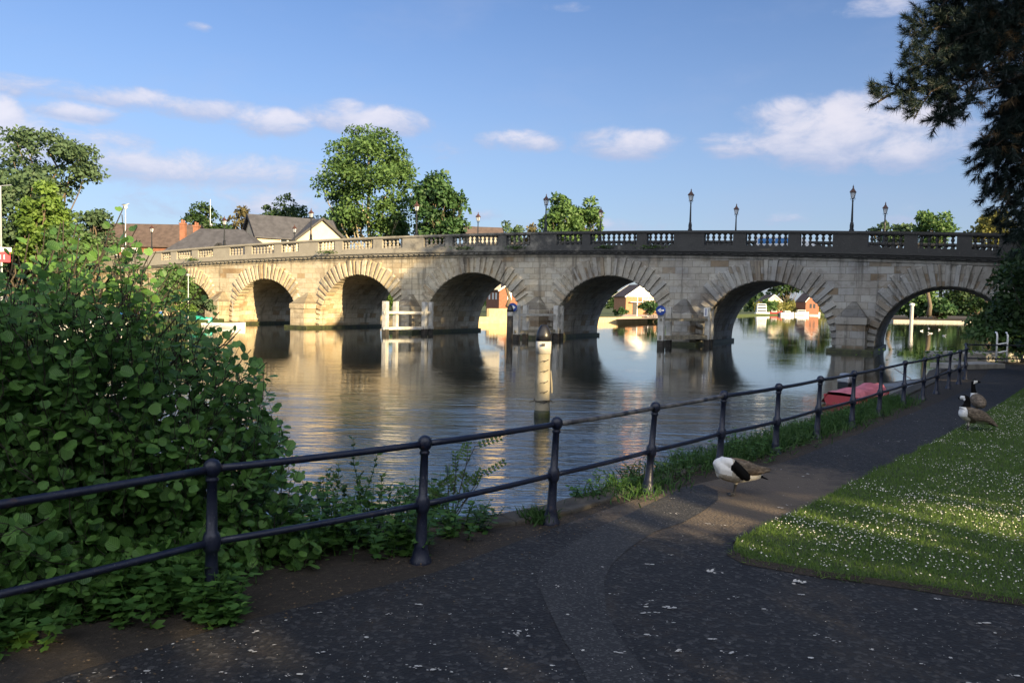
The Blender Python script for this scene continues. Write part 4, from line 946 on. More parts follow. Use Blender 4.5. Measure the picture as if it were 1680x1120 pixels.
# pontoon and lit pole beyond the right arch
c = G(1520, 528.5); mb = MB(); mb.box((-12, -1.5, -.2), (14, 1.5, .55)); o = mb.build('pontoon', 'pale_stone'); o.location = tuple(c); o.rotation_euler = (0, 0, R(15)); tag(o, 'long low landing stage seen under the right hand arch', 'pontoon')
c = G(1495, 531); t = empty('mooring_post', c, 0, 'tall white post with lamp head under the right hand arch', 'post'); u_ = c[1] / F
mb = MB(); mb.lathe([(3.0 * u_, -1), (2.7 * u_, 29 * u_)], 12); mb.build('shaft', 'white_paint', t); mb = MB(); mb.lathe([(3.4 * u_, 29 * u_), (4.2 * u_, 30.5 * u_), (3.8 * u_, 33 * u_), (1 * u_, 34 * u_)], 12); mb.build('lamp_head', 'white_clean', t)

# ------------------------------------------------------------------ trees
def limb(a, b_, sag, n_=7):
    q = np.linspace(0, 1, n_)[:, None]; p_ = a + (b_ - a) * q; p_[:, 2] += sag * np.sin(np.pi * q[:, 0]); p_[1:-1] += rng.normal(size=(n_ - 2, 3)) * np.linalg.norm(b_ - a) * .025; return p_
def tree(name, label, base, H_, Wd, th, n_leaf, size, leaf, bark='bark', cat='tree', group=None, blobs=46, shape=1.0, trunk_r=None, depth=None, open_=.0, lean=0.0, ragged=.22, low=0.0):
    base = np.array(base, float); t = empty(name, base, 0, label, cat, group); tr = trunk_r or H_ * .022
    cz = (H_ + th) / 2; rz_ = (H_ - th) / 2; rx = Wd / 2; ry = (depth or Wd) / 2
    # lobes through the crown's volume, most of them towards its skin
    d = randdir(blobs); rad = .35 + .60 * rng.random(blobs) ** .5
    C_ = d * rad[:, None] * np.array([rx, ry, rz_]); C_[:, :2] *= (1 - low * np.clip(-C_[:, 2:3] / rz_, 0, 1)); C_[:, 0] += lean * C_[:, 2]
    wz = 1 - .25 * np.clip(C_[:, 2] / rz_, 0, 1) * shape; C_[:, :2] *= wz[:, None]
    C_[:, 2] += cz
    br = (ragged + .16 * rng.random(blobs)) * min(rx, rz_) * 1.05
    w_ = br ** 2; idx = rng.choice(blobs, n_leaf, p=w_ / w_.sum())
    u = randdir(n_leaf); u[:, 2] = np.where(u[:, 2] < -.4, -u[:, 2], u[:, 2])
    rr_ = br[idx] * (.45 + .62 * rng.random(n_leaf) ** .6)
    P = C_[idx] + u * rr_[:, None] * np.array([1.1, 1.1, .85])
    if open_:
        keep = rng.random(blobs) > open_; P = P[keep[idx]]; u = u[keep[idx]]
    n_ = len(P); nn = unit(u + randdir(n_) * .75 + np.array([0, 0, .35])); dd = unit(randdir(n_) + u * .4 - np.array([0, 0, .35]))
    V, Q = place(LEAF4, P, dd, nn, size * (.65 + .7 * rng.random(n_)))
    fastmesh('crown', V, Q, leaf, t)
    mb = MB(); top = np.array([lean * rz_ * .5, 0, H_ * .86]); tk = limb(np.array([0, 0, -1.0]), top, 0, 9); mb.tube(tk, np.linspace(tr, tr * .22, 9) * np.array([1.25] + [1] * 8), 9)
    for j in rng.choice(blobs, min(blobs, 16), replace=False):
        k_ = np.clip((C_[j][2] - rz_ * .9 - 1) / (H_ + 1), .18, .75); st = tk[int(k_ * 8)]; mb.tube(limb(st, C_[j], -.04 * H_, 6), np.linspace(tr * .42, tr * .08, 6), 6)
    mb.build('trunk', bark, t, smooth=True)
    return t
def px_tree(name, label, px, py_top, w_px, Y, zb, th_px, n_, size, leaf, **kw):
    top = D(px, py_top, Y); H_ = top[2] - zb; u = Y / F
    lowz = D(px, th_px, Y)[2] - zb
    return tree(name, label, (top[0], Y, zb), H_, w_px * u, max(.5, lowz), n_, size, leaf, **kw)
px_tree('plane_tree', 'tall broad plane tree with pale lit trunks behind the bridge', 606, 206, 158, 128, 3, 400, 16500, .50, 'plane_leaf', bark='pale_bark', blobs=80, trunk_r=.5, ragged=.17, low=.15)
px_tree('round_tree', 'dark green rounded tree right of the plane tree', 722, 290, 100, 122, 3, 412, 8500, .58, 'chestnut_leaf', blobs=60, ragged=.2)
px_tree('young_tree', 'low shaded tree filling under the plane tree at left', 556, 330, 60, 131, 3, 420, 3000, .5, 'chestnut_leaf', blobs=30)
px_tree('young_tree', 'shaded tree filling between plane tree and rounded tree', 650, 352, 50, 133, 3, 420, 3000, .5, 'chestnut_leaf', blobs=30)
px_tree('twin_crown_tree', 'bright green tree with two lobed crown standing alone mid bridge', 925, 320, 62, 130, 3, 420, 4500, .55, 'plane_leaf', blobs=40, ragged=.26)
px_tree('twin_crown_tree', 'right lobe of the lone green tree behind lamp', 962, 326, 58, 133, 3, 420, 3600, .55, 'plane_leaf', blobs=36, ragged=.26)
px_tree('distant_tree', 'small distant bushy tree right of the red topped lamp', 835, 364, 52, 160, 3, 410, 1500, .6, 'ash_leaf', blobs=24)
px_tree('distant_tree', 'small sparse tree just left of the near lamp', 878, 368, 30, 160, 3, 410, 900, .6, 'copper_leaf', blobs=16)
px_tree('distant_tree', 'low pale tree behind the right hand far lamp', 1466, 362, 66, 190, 3, 405, 2200, .75, 'ash_leaf', blobs=30)
px_tree('distant_tree', 'bright rounded tree right of the last lamps', 1531, 351, 66, 170, 3, 410, 3000, .7, 'plane_leaf', blobs=36)
px_tree('distant_tree', 'yellowish tree beside the dark pine at right', 1628, 352, 72, 150, 3, 410, 2600, .65, 'yellow_leaf', blobs=34)
px_tree('distant_tree', 'dark green tree behind the roof mast', 338, 332, 66, 135, 3, 420, 2800, .55, 'dark_leaf', blobs=34)
px_tree('distant_tree', 'thin brownish tree between mast tree and cream gable', 392, 338, 48, 140, 3, 420, 1300, .5, 'copper_leaf', blobs=26, ragged=.16)
px_tree('distant_tree', 'dark broad tree behind the cream house roof', 474, 330, 84, 140, 3, 420, 3600, .55, 'dark_leaf', blobs=40)
px_tree('distant_tree', 'slim dark conifer beside the cream house apex', 437, 338, 30, 142, 3, 420, 900, .5, 'dark_leaf', blobs=18, shape=2.5)
px_tree('ash_tree', 'tall open ash tree with thin upper branches at far left', 78, 205, 150, 105, 1, 345, 6500, .5, 'ash_leaf', blobs=66, ragged=.15, open_=.03, trunk_r=.42)
px_tree('leafy_tree', 'dense green tree at the left edge below the ash', 22, 275, 150, 92, .6, 450, 9500, .5, 'ash_leaf', blobs=50)
px_tree('leafy_tree', 'bright yellow green ivy clad tree below the ash', 72, 300, 80, 88, .6, 455, 4500, .45, 'bright_leaf', blobs=40)
px_tree('leafy_tree', 'dark shaded tree behind the red board', 15, 380, 90, 95, .6, 470, 3000, .5, 'dark_leaf', blobs=30)
px_tree('leafy_tree', 'soft grey green tree left of the brown roof', 152, 338, 72, 100, .6, 440, 2800, .45, 'ash_leaf', blobs=34)
px_tree('leafy_tree', 'mid green tree behind the bush under the soft tree', 118, 372, 90, 86, .6, 460, 3500, .45, 'plane_leaf', blobs=34)
# left bank garden in front of the first arch
px_tree('garden_shrub', 'leafy shrub hanging over the first arch on the left bank', 285, 440, 70, 72, .6, 520, 2600, .28, 'plane_leaf', blobs=34, cat='shrub')
px_tree('garden_shrub', 'yellow green low shrub above the teal boat', 302, 498, 36, 70, .6, 525, 1200, .2, 'bright_leaf', blobs=20, cat='shrub')
px_tree('garden_shrub', 'grey green tangled shrub before the first pier', 335, 492, 48, 73, .6, 528, 1500, .2, 'ash_leaf', blobs=24, cat='shrub')
px_tree('garden_shrub', 'shrub low on the left bank behind the big bush', 225, 470, 70, 68, .6, 530, 1800, .26, 'chestnut_leaf', blobs=24, cat='shrub')
for px, lab in ((311, 'left'), (347, 'right')):
    q = G(px, 526, .62); mb = MB(); mb.lathe([(.04, 0), (.04, 1.7)], 8); o = mb.build('fence_post', 'pale_stone'); o.location = (q[0], 74, .6); tag(o, 'thin pale fence post %s of the tangled shrub by the pier' % lab, 'post')
c = D(309, 445, 70); mb = MB(); mb.lathe([(.05, 0), (.04, c[2] - 1.0)], 8); mb.lathe([(.2, c[2] - 1), (.22, c[2] - .85), (.05, c[2] - .8)], 8); o = mb.build('garden_lamp', 'metal_grey'); o.location = (c[0], 70, .6); tag(o, 'small pole lamp on the left bank before the first arch', 'street lamp')
# bright hedge and greenery seen through the arches
def hedge(label, a, b_, z0, h_, th, n_, size, leaf):
    a = np.array(a, float); b_ = np.array(b_, float); d = b_ - a; L_ = np.linalg.norm(d); d /= L_; nn_ = np.array([-d[1], d[0]])
    q = rng.random((n_, 3)); bulge = .8 + .35 * np.sin(q[:, 0] * 9 + 2) * np.sin(q[:, 0] * 23)
    P = np.zeros((n_, 3)); P[:, :2] = a + d * (q[:, :1] * L_) + nn_ * ((q[:, 1:2] - .5) * th); P[:, 2] = z0 + h_ * bulge * np.sqrt(q[:, 2])
    V, Q = place(LEAF4, P, randdir(n_), unit(randdir(n_) + np.array([0, -.4, .5])), size * (.6 + .8 * rng.random(n_)))
    return tag(fastmesh('hedge', V, Q, leaf), label, 'hedge')
hedge('clipped bright green hedge below the red house', G(800, 512, .62)[:2] + np.array([0, 6]), G(858, 512, .62)[:2] + np.array([0, 6]), 1.3, 2.7, 2.5, 2600, .4, 'bright_leaf')
hedge('bright shrubs behind the left fender', G(640, 517, .62)[:2], G(672, 517, .62)[:2], .6, 3.2, 2, 1200, .35, 'bright_leaf')
px_tree('bank_tree', 'round green shrub right of the boathouse balcony', 1073, 492, 46, 139, .6, 519, 1500, .4, 'chestnut_leaf', blobs=24, cat='shrub')
px_tree('bank_tree', 'small green shrub left of the boathouse door', 1018, 505, 26, 136, .6, 522, 700, .35, 'chestnut_leaf', blobs=16, cat='shrub')
hedge('sunlit garden planting above the far moored boats', D(1256, 513, 360)[:2], D(1342, 513, 470)[:2], .6, 5.5, 12, 2600, 1.2, 'yellow_leaf')
px_tree('bank_tree', 'green tree left of the far moored boats', 1262, 491, 26, 350, .6, 514, 900, 1.1, 'plane_leaf', blobs=18)
px_tree('bank_tree', 'dark big tree behind the far moored boats', 1292, 430, 60, 470, .6, 500, 2600, 1.8, 'dark_leaf', blobs=30)
px_tree('bank_tree', 'dark tree behind the red far house', 1345, 445, 50, 480, .6, 505, 1800, 1.8, 'dark_leaf', blobs=24)
for px, py, w_, Y, m_, lab in [(1505, 455, 60, 250, 'plane_leaf', 'light green tree over the white post under the right hand arch'), (1545, 440, 90, 265, 'dark_leaf', 'dark tree behind the landing stage under the right hand arch'), (1600, 445, 90, 260, 'dark_leaf', 'dark tree at the right behind the landing stage'), (1535, 490, 70, 246, 'chestnut_leaf', 'low green bush along the landing stage'), (1660, 430, 110, 265, 'dark_leaf', 'dark tree right of the bridge end')]:
    px_tree('bank_tree', lab, px, py, w_, Y, .6, 524, 3200, 1.1, m_, blobs=34)
# a far belt of woodland on the horizon
P = []
for Y, x0, x1, nT in ((520, -420, 420, 60), (800, -500, 900, 70)):
    for i in range(nT):
        x_ = x0 + (x1 - x0) * rng.random(); hgt = 7 + 7 * rng.random(); n_ = 130; u = randdir(n_); u[:, 2] = np.abs(u[:, 2]); P.append(np.array([x_, Y + 40 * rng.random(), .6]) + u * np.array([10, 6, hgt]))
P = np.concatenate(P); V, Q = place(LEAF4, P, randdir(len(P)), randdir(len(P)), 4.0); tag(fastmesh('far_woodland', V, Q, 'dark_leaf'), kind='stuff')
# trees of the right bank that stand right of the frame and shade the bridge and the path
SH = [((30, 27.2), 28, 13, 'chestnut_leaf', 'broad tree on the right bank beyond the frame'), ((38, 29.5), 27, 14, 'dark_leaf', 'second broad tree on the right bank beyond the frame'), ((36, 38.5), 24, 10, 'dark_leaf', 'tree on right bank close to the bridge end'), ((42, 34), 24, 13, 'chestnut_leaf', 'tree beside the bridge abutment out of frame'), ((20.5, 4.5), 14, 10, 'dark_leaf', 'park tree on the lawn right of the frame'), ((27, 12), 16, 12, 'chestnut_leaf', 'larger park tree on the lawn right of the frame')]
for (x_, y_), H_, w_, m_, lab in SH: tree('bank_tree', lab, (x_, y_, zP), H_, w_, 2.0, 7000, .8, m_, blobs=70, ragged=.24)
# ------- added unseen sun blockers behind the camera: leaves below, crowns above, light slot between
e_ = np.array([.9975, .07]); bandc = np.array([3.3, 7.80]); dd_ = 22.0; rowc = bandc + SUNH * dd_; slot = zP + dd_ * math.tan(SUN_EL)
SLOT_H = .60
def rowleaf(name, label, t0, t1, z0, z1, th, n_, size, leaf, cat):
    q = rng.random((n_, 3)); P = np.zeros((n_, 3)); P[:, :2] = rowc + e_ * (t0 + (t1 - t0) * q[:, :1]) + np.array([-.07, .9975]) * ((q[:, 1:2] - .5) * th); P[:, 2] = z0 + (z1 - z0) * q[:, 2]
    V, Q = place(LEAF4, P, randdir(n_), randdir(n_), size * (.7 + .6 * rng.random(n_))); return tag(fastmesh(name, V, Q, leaf), label, cat)
rowleaf('low_sun_blocker', 'added tall leafy sun blocker behind the viewer', -34, 30, zP, slot - SLOT_H, 1.2, 26000, .45, 'dark_leaf', 'hedge')
rowleaf('side_sun_blocker', 'added leafy sun blocker closing the light slot behind the viewer', -34, -3.5, slot - SLOT_H - .2, slot + .75, 1.2, 9000, .5, 'dark_leaf', 'hedge')
for i, t0 in enumerate(np.arange(-5.5, 30, 8.0)):
    tree_ = empty('added_shade_tree', (*(rowc + e_ * (t0 + 4)), zP), 0, 'added shade tree number %s of the row behind the viewer' % ['one', 'two', 'three', 'four', 'five', 'six', 'seven', 'eight'][i], 'tree', 'row of added shade trees behind the viewer')
    n_ = 3800; q = rng.random((n_, 3)); P = np.zeros((n_, 3)); P[:, :2] = e_ * ((q[:, :1] - .5) * 9.5) + np.array([-.07, .9975]) * ((q[:, 1:2] - .5) * 2.6); P[:, 2] = slot - zP + SLOT_H + .25 * np.sin(P[:, 0] * 2.1) + 2.5 * q[:, 2]
    V, Q = place(LEAF4, P, randdir(n_), randdir(n_), .6 * (.7 + .6 * rng.random(n_))); fastmesh('crown', V, Q, 'dark_leaf', tree_)
    mb = MB(); mb.tube(limb(np.array([0, 0, -.5]), np.array([0, 0, 10.]), 0), np.linspace(.35, .1, 7), 8); mb.build('trunk', 'dark_bark', tree_, smooth=True)

# ------------------------------------------------------------------ dark pine and shrubs at the right
pine = empty('pine_tree', (13.4, 15.6, zP), 0, 'dark old pine with drooping needle branches at the upper right', 'tree')
PB = np.array([13.4, 15.6, zP])
mb = MB(); tk = limb(np.array([0, 0, -.5]), np.array([.5, -.3, 15.0]), 0, 10); mb.tube(tk, np.linspace(.42, .16, 10), 12); mb.build('trunk', 'dark_bark', pine, smooth=True)
BR = []; TP = []; TD = []; TB = []
def branch(px0, py0, Y0, px1, py1, Y1, r_=.05, nT=40, spread=.22, dead=.0, droop=.0):
    a = D(px0, py0, Y0) - PB; b_ = D(px1, py1, Y1) - PB; p_ = limb(a, b_, .12, 9); BR.append((p_, r_))
    for j in range(nT):
        t_ = rng.random() ** .8; q = np.array([np.interp(t_, np.linspace(0, 1, 9), p_[:, k_]) for k_ in range(3)])
        off = rng.normal(size=3) * spread * (1.0 - .45 * t_); off[2] = off[2] * .8 + .05 - droop * rng.random()
        TP.append(q + off); TD.append(unit((unit(b_ - a) * .55 + off * 1.2 + np.array([0, 0, .35 - droop * 2]) + rng.normal(size=3) * .3)[None])[0]); TB.append(rng.random() < dead)
        if rng.random() < .35: BR.append((np.stack([q, q + off]), .011))
branch(1700, 60, 15.2, 1440, 168, 14.2, .06, 110, .20); branch(1690, 40, 15, 1490, 115, 14, .05, 120, .24); branch(1700, 10, 15.3, 1510, 60, 14.4, .05, 150, .26); branch(1700, -40, 15, 1545, 10, 14.5, .05, 170, .3); branch(1720, 20, 15.6, 1560, 90, 14.8, .05, 130, .26)
branch(1620, 80, 14.8, 1500, 195, 14.0, .03, 55, .18); branch(1640, 90, 14.6, 1535, 205, 14.1, .03, 60, .18); branch(1660, 70, 15, 1590, 130, 14.4, .03, 55, .24, .55); branch(1680, 20, 15, 1625, 60, 14.6, .03, 50, .25, .35)
branch(1690, 110, 14.8, 1560, 190, 14.2, .03, 60, .2, .12)
for px, py, d_ in [(1650, 190, .04), (1622, 250, .04), (1640, 300, .05), (1660, 250, .08), (1650, 350, .05), (1670, 400, .03), (1612, 270, .04), (1660, 180, .1), (1640, 240, .12), (1680, 300, .05), (1690, 360, .05), (1675, 130, .1), (1690, 220, .05)]:
    branch(1710, py - 90 - 40 * rng.random(), 15.4 + .5 * rng.random(), px - 8, py, 14.8 + .8 * rng.random(), .03, 62, .21, d_, droop=.22)
for i in range(26):                # needle masses right of the frame
    px = 1720 + 260 * rng.random(); py = -200 + 640 * rng.random(); branch(1900, py - 60, 15.6, px, py, 14.2 + 3 * rng.random(), .03, 45, .4, .05, droop=.1)
mb = MB()
for p_, r_ in BR: mb.tube(p_, np.linspace(r_, r_ * .35, len(p_)), 5, cap=False)
mb.build('branches', 'dark_bark', pine, smooth=True)
TP = np.array(TP); TD = np.array(TD); TB = np.array(TB)
def needles(P, Dd, per, L_, m, name):
    n_ = len(P) * per; ii = np.repeat(np.arange(len(P)), per); t_ = rng.random(n_)
    base = P[ii] + Dd[ii] * (t_ * .16)[:, None]; d = unit(Dd[ii] * .75 + randdir(n_) * .75 + np.array([0, 0, -.12])); ln = L_ * (.7 + .5 * rng.random(n_)); side = unit(np.cross(d, randdir(n_))) * .0052
    V = np.stack([base - side, base + side, base + d * ln[:, None]], 1).reshape(-1, 3); return fastmesh(name, V, np.arange(n_ * 3).reshape(-1, 3), m, pine)
hf = rng.random(len(TP)) < .45; TP = np.concatenate([TP, TP[hf] + rng.normal(size=TP[hf].shape) * .10]); TD = np.concatenate([TD, unit(TD[hf] + rng.normal(size=TD[hf].shape) * .3)]); TB = np.concatenate([TB, TB[hf]])
needles(TP[~TB], TD[~TB], 70, .15, 'needle', 'needles'); needles(TP[TB], TD[TB], 44, .17, 'dead_needle', 'dead_needles')
# dark shrubs by the bridge end
def shrub(name, label, base, H_, Wd, n_, size, leaf, **kw): return tree(name, label, base, H_, Wd, .3, n_, size, leaf, bark='dark_bark', cat='shrub', **kw)
q = D(1610, 590, 31); shrub('evergreen_shrub', 'dark evergreen shrub hiding the right end of the bridge', (q[0] + 1.3, 31.5, zP), 2.5, 3.2, 4600, .17, 'plane_leaf', blobs=44)
q = D(1665, 590, 29); shrub('evergreen_shrub', 'taller dark shrub mass at the right edge under the pine', (q[0] + 1.5, 30.5, zP), 4.6, 2.8, 7500, .18, 'dark_leaf', blobs=54)
q = D(1700, 590, 22); shrub('evergreen_shrub', 'dark yew mass at the right edge of the path', (q[0] + 1.8, 24, zP), 5.0, 3.2, 6500, .16, 'dark_leaf', blobs=50)
q = D(1590, 600, 29); tuft('landing_weeds', 'yellow green weeds lit beside the landing step', (q[0], 29.8, zP), 3.0, .7, 260, .15, 'bright_leaf')

# ------------------------------------------------------------------ alder bush at the left
bush = empty('alder_bush', (-2.6, 6.0, zP), 0, 'large dark green alder bush with rounded leaves behind the railing', 'bush'); BB = np.array([-2.6, 6.0, zP])
OX = np.array([-140, -60, 0, 40, 75, 105, 150, 185, 205, 225, 265, 300, 330, 360, 385, 415, 436, 455, 478, 500, 540]); OY = np.array([430, 425, 440, 418, 400, 372, 420, 395, 360, 395, 440, 470, 490, 520, 560, 590, 610, 660, 720, 790, 860])
def in_out(px, py): return py > np.interp(px, OX, OY)
def yrail(px):
    P2 = np.array(RAIL[:4]); lo, hi = -4.5, 1.0
    for _ in range(30):
        mx = (lo + hi) / 2; yy = np.interp(mx, P2[:, 0], P2[:, 1]) if mx > P2[0, 0] else P2[0, 1] + (mx - P2[0, 0]) * 1.2
        if CX + F * mx / yy < px: lo = mx
        else: hi = mx
    return yy
LP, LD, LN, STM = [], [], [], []
def shoot(tip, L_, dirn, nl, r_=.0036):
    dirn = dirn / np.linalg.norm(dirn); a = tip - dirn * L_; p_ = limb(a, tip, -.03 * L_, 6); STM.append((p_, r_))
    for j in range(nl):
        t_ = (j + .5 * rng.random()) / nl; q = np.array([np.interp(t_, np.linspace(0, 1, 6), p_[:, k_]) for k_ in range(3)]); ang = j * 2.4 + rng.random()
        sd = np.cross(dirn, [math.cos(ang), math.sin(ang), .3]); sd = sd / (np.linalg.norm(sd) + 1e-6)
        LP.append(q + sd * .02); LD.append(sd * .9 + dirn * .45 + np.array([0, 0, -.10])); LN.append(np.array([0, -.25, .8]) + rng.normal(size=3) * .42)
ns = 0
while ns < 2250:
    px = -140 + 680 * rng.random(); py = 360 + 640 * rng.random() ** .85
    if not in_out(px, py + 6): continue
    dep = py - np.interp(px, OX, OY)
    if px > 150 and px < 380 and dep < 95 and rng.random() < .45: continue
    yr = yrail(px); yb = yr + .55 + 1.9 * rng.random() ** 1.2
    if py > 880: yb = yr + .3 + .8 * rng.random()
    tip = D(px, py, yb)
    if tip[2] < zP - .1: continue
    ctr = np.array([-2.9, 5.7, 1.0]); dirn = unit((tip - ctr)[None])[0] * .7 + np.array([0, -.15, .75]) + rng.normal(size=3) * .3
    if dep > 260 and rng.random() < .5: dirn = dirn + np.array([0, -.6, -.5])
    shoot(tip, .34 + .22 * rng.random(), dirn, int(8 + 5 * rng.random())); ns += 1
RAG = [(-30 + 26 * q, float(np.interp(-30 + 26 * q, OX, OY)) - 6 - 26 * rng.random(), .15 + .03 * q) for q in range(19)]
for px, py, dx in RAG + [(200, 352, .05), (208, 375, .1), (104, 362, -.05), (60, 400, -.1), (160, 400, .1), (250, 408, .35), (300, 452, .6), (345, 492, .7), (385, 552, .7), (428, 598, .8), (440, 660, .8), (476, 716, .9), (455, 700, .8), (330, 520, .6), (395, 540, .9), (240, 440, .2), (180, 372, -.2), (225, 372, .4), (130, 385, .1), (30, 420, 0), (420, 640, .9), (465, 745, .8)]:
    tip = D(px, py, yrail(px) + .9 + .8 * rng.random()); shoot(tip, .55 + .25 * rng.random(), np.array([dx, -.05, .85 - .35 * abs(dx)]), 9, .008)
for i in range(34):
    bx = -4.6 + 2.9 * i / 34 + rng.normal() * .1; tgt = D(-60 + 440 * i / 34 + rng.normal() * 20, np.interp(-60 + 440 * i / 34, OX, OY) + 60 + 160 * rng.random(), 5.6 + 1.2 * rng.random())
    a = np.array([bx, 5.5 + .35 * (bx + 3.5) + .5 * rng.random(), zP - .1]); STM.append((limb(a, tgt, .1, 8), .015))
LP = np.array(LP); LD = np.array(LD); LN = np.array(LN); nL = len(LP)
V, Q = place(LEAF9, LP - BB, LD, LN, .068 * (.4 + .9 * rng.random(nL)) * np.where(LP[:, 2] > 2.3, .9, 1.05)); fastmesh('foliage', V, Q, 'alder_leaf', bush, smooth=True, uv=tpluv(LEAF9, nL))
mb = MB()
for p_, r_ in STM: mb.tube(p_ - BB, np.linspace(r_, r_ * .4, len(p_)), 5, cap=False)
mb.build('stems', 'twig', bush, smooth=True)

# ------------------------------------------------------------------ plants under the railing
def plant(name, label, x_, y_, h_, r_, stems, per, size, leaf, tpl=LEAFP, z_=zP, cat='plant', group=None, droop=.25, narrow=False):
    t = empty(name, (x_, y_, z_), 0, label, cat, group); P, Dn, Nn = [], [], []; mb = MB()
    for s_ in range(stems):
        a = np.array([rng.normal() * r_ * .45, rng.normal() * r_ * .45, 0]); lean = unit(np.array([[a[0] * .9 + rng.normal() * .12, a[1] * .9 + rng.normal() * .12, h_ * 1.0]]))[0]; hh = h_ * (.55 + .5 * rng.random()); b_ = a + lean * hh
        p_ = limb(a - np.array([0, 0, .05]), b_, 0, 5); mb.tube(p_, np.linspace(.006, .002, 5), 5, cap=False)
        for j in range(per):
            t_ = .12 + .88 * (j + .5) / per; q = np.array([np.interp(t_, np.linspace(0, 1, 5), p_[:, k_]) for k_ in range(3)]); an = j * 1.57 + rng.random() * .6
            for sg in (0, math.pi):
                P.append(q); Dn.append((math.cos(an + sg), math.sin(an + sg), .25 - droop * rng.random() * 2 + (.8 if narrow else 0))); Nn.append((rng.normal() * .25, rng.normal() * .25, 1))
    P = np.array(P); n_ = len(P); V, Q = place(tpl, P, np.array(Dn), np.array(Nn), size * (.55 + .75 * rng.random(n_)))
    fastmesh('leaves', V, Q, leaf, t); mb.build('stems', 'weed_leaf' if leaf != 'nettle_leaf' else 'nettle_leaf', t); return t
for px, py, h_, r_, st, lab in [(30, 985, .34, .34, 22, 'low nettle clump at the lower left corner'), (110, 960, .36, .3, 20, 'low nettle clump left of the nearest post below the rail'), (215, 935, .36, .3, 18, 'nettle clump under the lower rail left of nearest post'), (300, 985, .34, .24, 18, 'nettle clump just left of the nearest post foot'),
                               (352, 1012, .26, .16, 16, 'nettle clump at the foot of the nearest post'), (455, 905, .42, .28, 20, 'nettle clump behind rail right of nearest post'), (540, 900, .48, .3, 24, 'tall nettle clump in the middle of the second bay'), (615, 890, .42, .26, 22, 'nettle clump left of the second post'), (660, 905, .30, .2, 14, 'small nettles at the left foot of second post'),
                               (740, 870, .24, .26, 14, 'weeds right of the second post'), (700, 850, .34, .22, 14, 'weeds behind the second post'), (20, 1050, .22, .3, 16, 'leafy weeds at bottom left of the path'), (150, 1010, .2, .22, 12, 'short weeds at path edge near bottom left')]:
    q = G(px, py, zP); plant('nettle_clump', lab, q[0], q[1], h_ * 1.1, r_, int(st * 1.5), 7, .105, 'nettle_leaf', group='nettle clumps along the railing')
for px, py, h_, st, lab in [(585, 880, .78, 5, 'tall feathery weed standing over the second rail bay'), (552, 880, .55, 6, 'feathery weed left of the tallest one'), (640, 875, .5, 4, 'feathery weed between tall weed and second post')]:
    q = G(px, py, zP); plant('tall_weed', lab, q[0], q[1] + .15, h_, .12, st, 13, .07, 'weed_leaf', group='tall weeds by the second bay', narrow=True)
# ash sapling with pinnate leaves
q = G(738, 862, zP); sap = empty('ash_sapling', (q[0], q[1] + .15, zP), 0, 'slender sapling with feather like leaves right of the second post', 'sapling'); P, Dn, Nn = [], [], []; mb = MB()
for s_ in range(6):
    a = np.zeros(3); b_ = np.array([-.12 + .08 * s_ + rng.normal() * .03, rng.normal() * .06, .28 + .12 * (s_ % 4)]); p_ = limb(a, b_, 0, 5); mb.tube(p_, np.linspace(.006, .003, 5), 5)
    for w_ in range(3):
        st_ = p_[4 - w_ % 3]; dr = unit(np.array([[rng.normal() * .6 + .3 * (s_ - 2) / 3, rng.normal() * .4, .45]]))[0]; L_ = .17 + .05 * rng.random(); mb.tube([st_, st_ + dr * L_], [.003, .002], 4)
        for j in range(6):
            for sg in (-1, 1):
                P.append(st_ + dr * L_ * (j + 1) / 6); Dn.append(np.cross(dr, [0, -1, .2]) * sg + dr * .5); Nn.append((0, -.5, .8))
n_ = len(P); V, Q = place(LEAFP, np.array(P), np.array(Dn), np.array(Nn), np.full(n_, .055)); fastmesh('leaves', V, Q, 'weed_leaf', sap); mb.build('stems', 'twig', sap)
# weeds and long grass further along the edge
def grasstuft(label, x_, y_, r_, h_, n_, leaf='verge_grass', elong=1.0, rz=0.0, name='grass_tuft', group='grass tufts along the bank edge'):
    P = rng.normal(size=(n_, 3)) * np.array([r_ * elong, r_, 0]) * .5; P[:, 2] = 0; c_, s_ = math.cos(rz), math.sin(rz); P = P @ np.array([[c_, s_, 0], [-s_, c_, 0], [0, 0, 1]])
    d = unit(rng.normal(size=(n_, 3)) * .45 + np.array([0, 0, 1])); h2 = h_ * (.5 + .7 * rng.random(n_)); sd = unit(np.cross(d, randdir(n_))) * .006; bend = rng.normal(size=(n_, 3)) * .25; bend[:, 2] = -.1
    m_ = P + d * (h2 * .6)[:, None]; tp = P + (d + bend) * h2[:, None]
    V = np.stack([P - sd, P + sd, m_ + sd * .8, m_ - sd * .8, tp, tp], 1)[:, :5].reshape(-1, 3); b0 = np.arange(n_) * 5; T = np.concatenate([np.stack([b0, b0 + 1, b0 + 2], 1), np.stack([b0, b0 + 2, b0 + 3], 1), np.stack([b0 + 3, b0 + 2, b0 + 4], 1)])
    o = fastmesh(name, V, T, leaf); o.location = (x_, y_, zP); return tag(o, label, 'grass', group)
RZ = math.atan2(1.2, 1.0)
for i, lab in [(3, 'grass and weeds at the third post foot'), (4, 'bright weeds around the sunlit fourth post'), (5, 'long grass behind the goose at the fifth post'), (6, 'long grass at the sixth post'), (7, 'long grass at the seventh post by the pink boat'), (8, 'long grass at the eighth post'), (9, 'long grass at the ninth post'), (10, 'long grass at the tenth post')]:
    x_, y_ = RAIL[i]; nrm2 = np.array([-.76, .65]); off = .12 if i < 5 else .25
    grasstuft(lab, x_ + nrm2[0] * off * 1.1, y_ + nrm2[1] * off * 1.1, .16 if i == 3 else .34, .12 if i == 3 else .13 if i < 5 else .19, 300 if i == 3 else 700 if i < 6 else 1500, elong=1.0 if i == 3 else 1.8 if i < 5 else 3.2, rz=RZ)
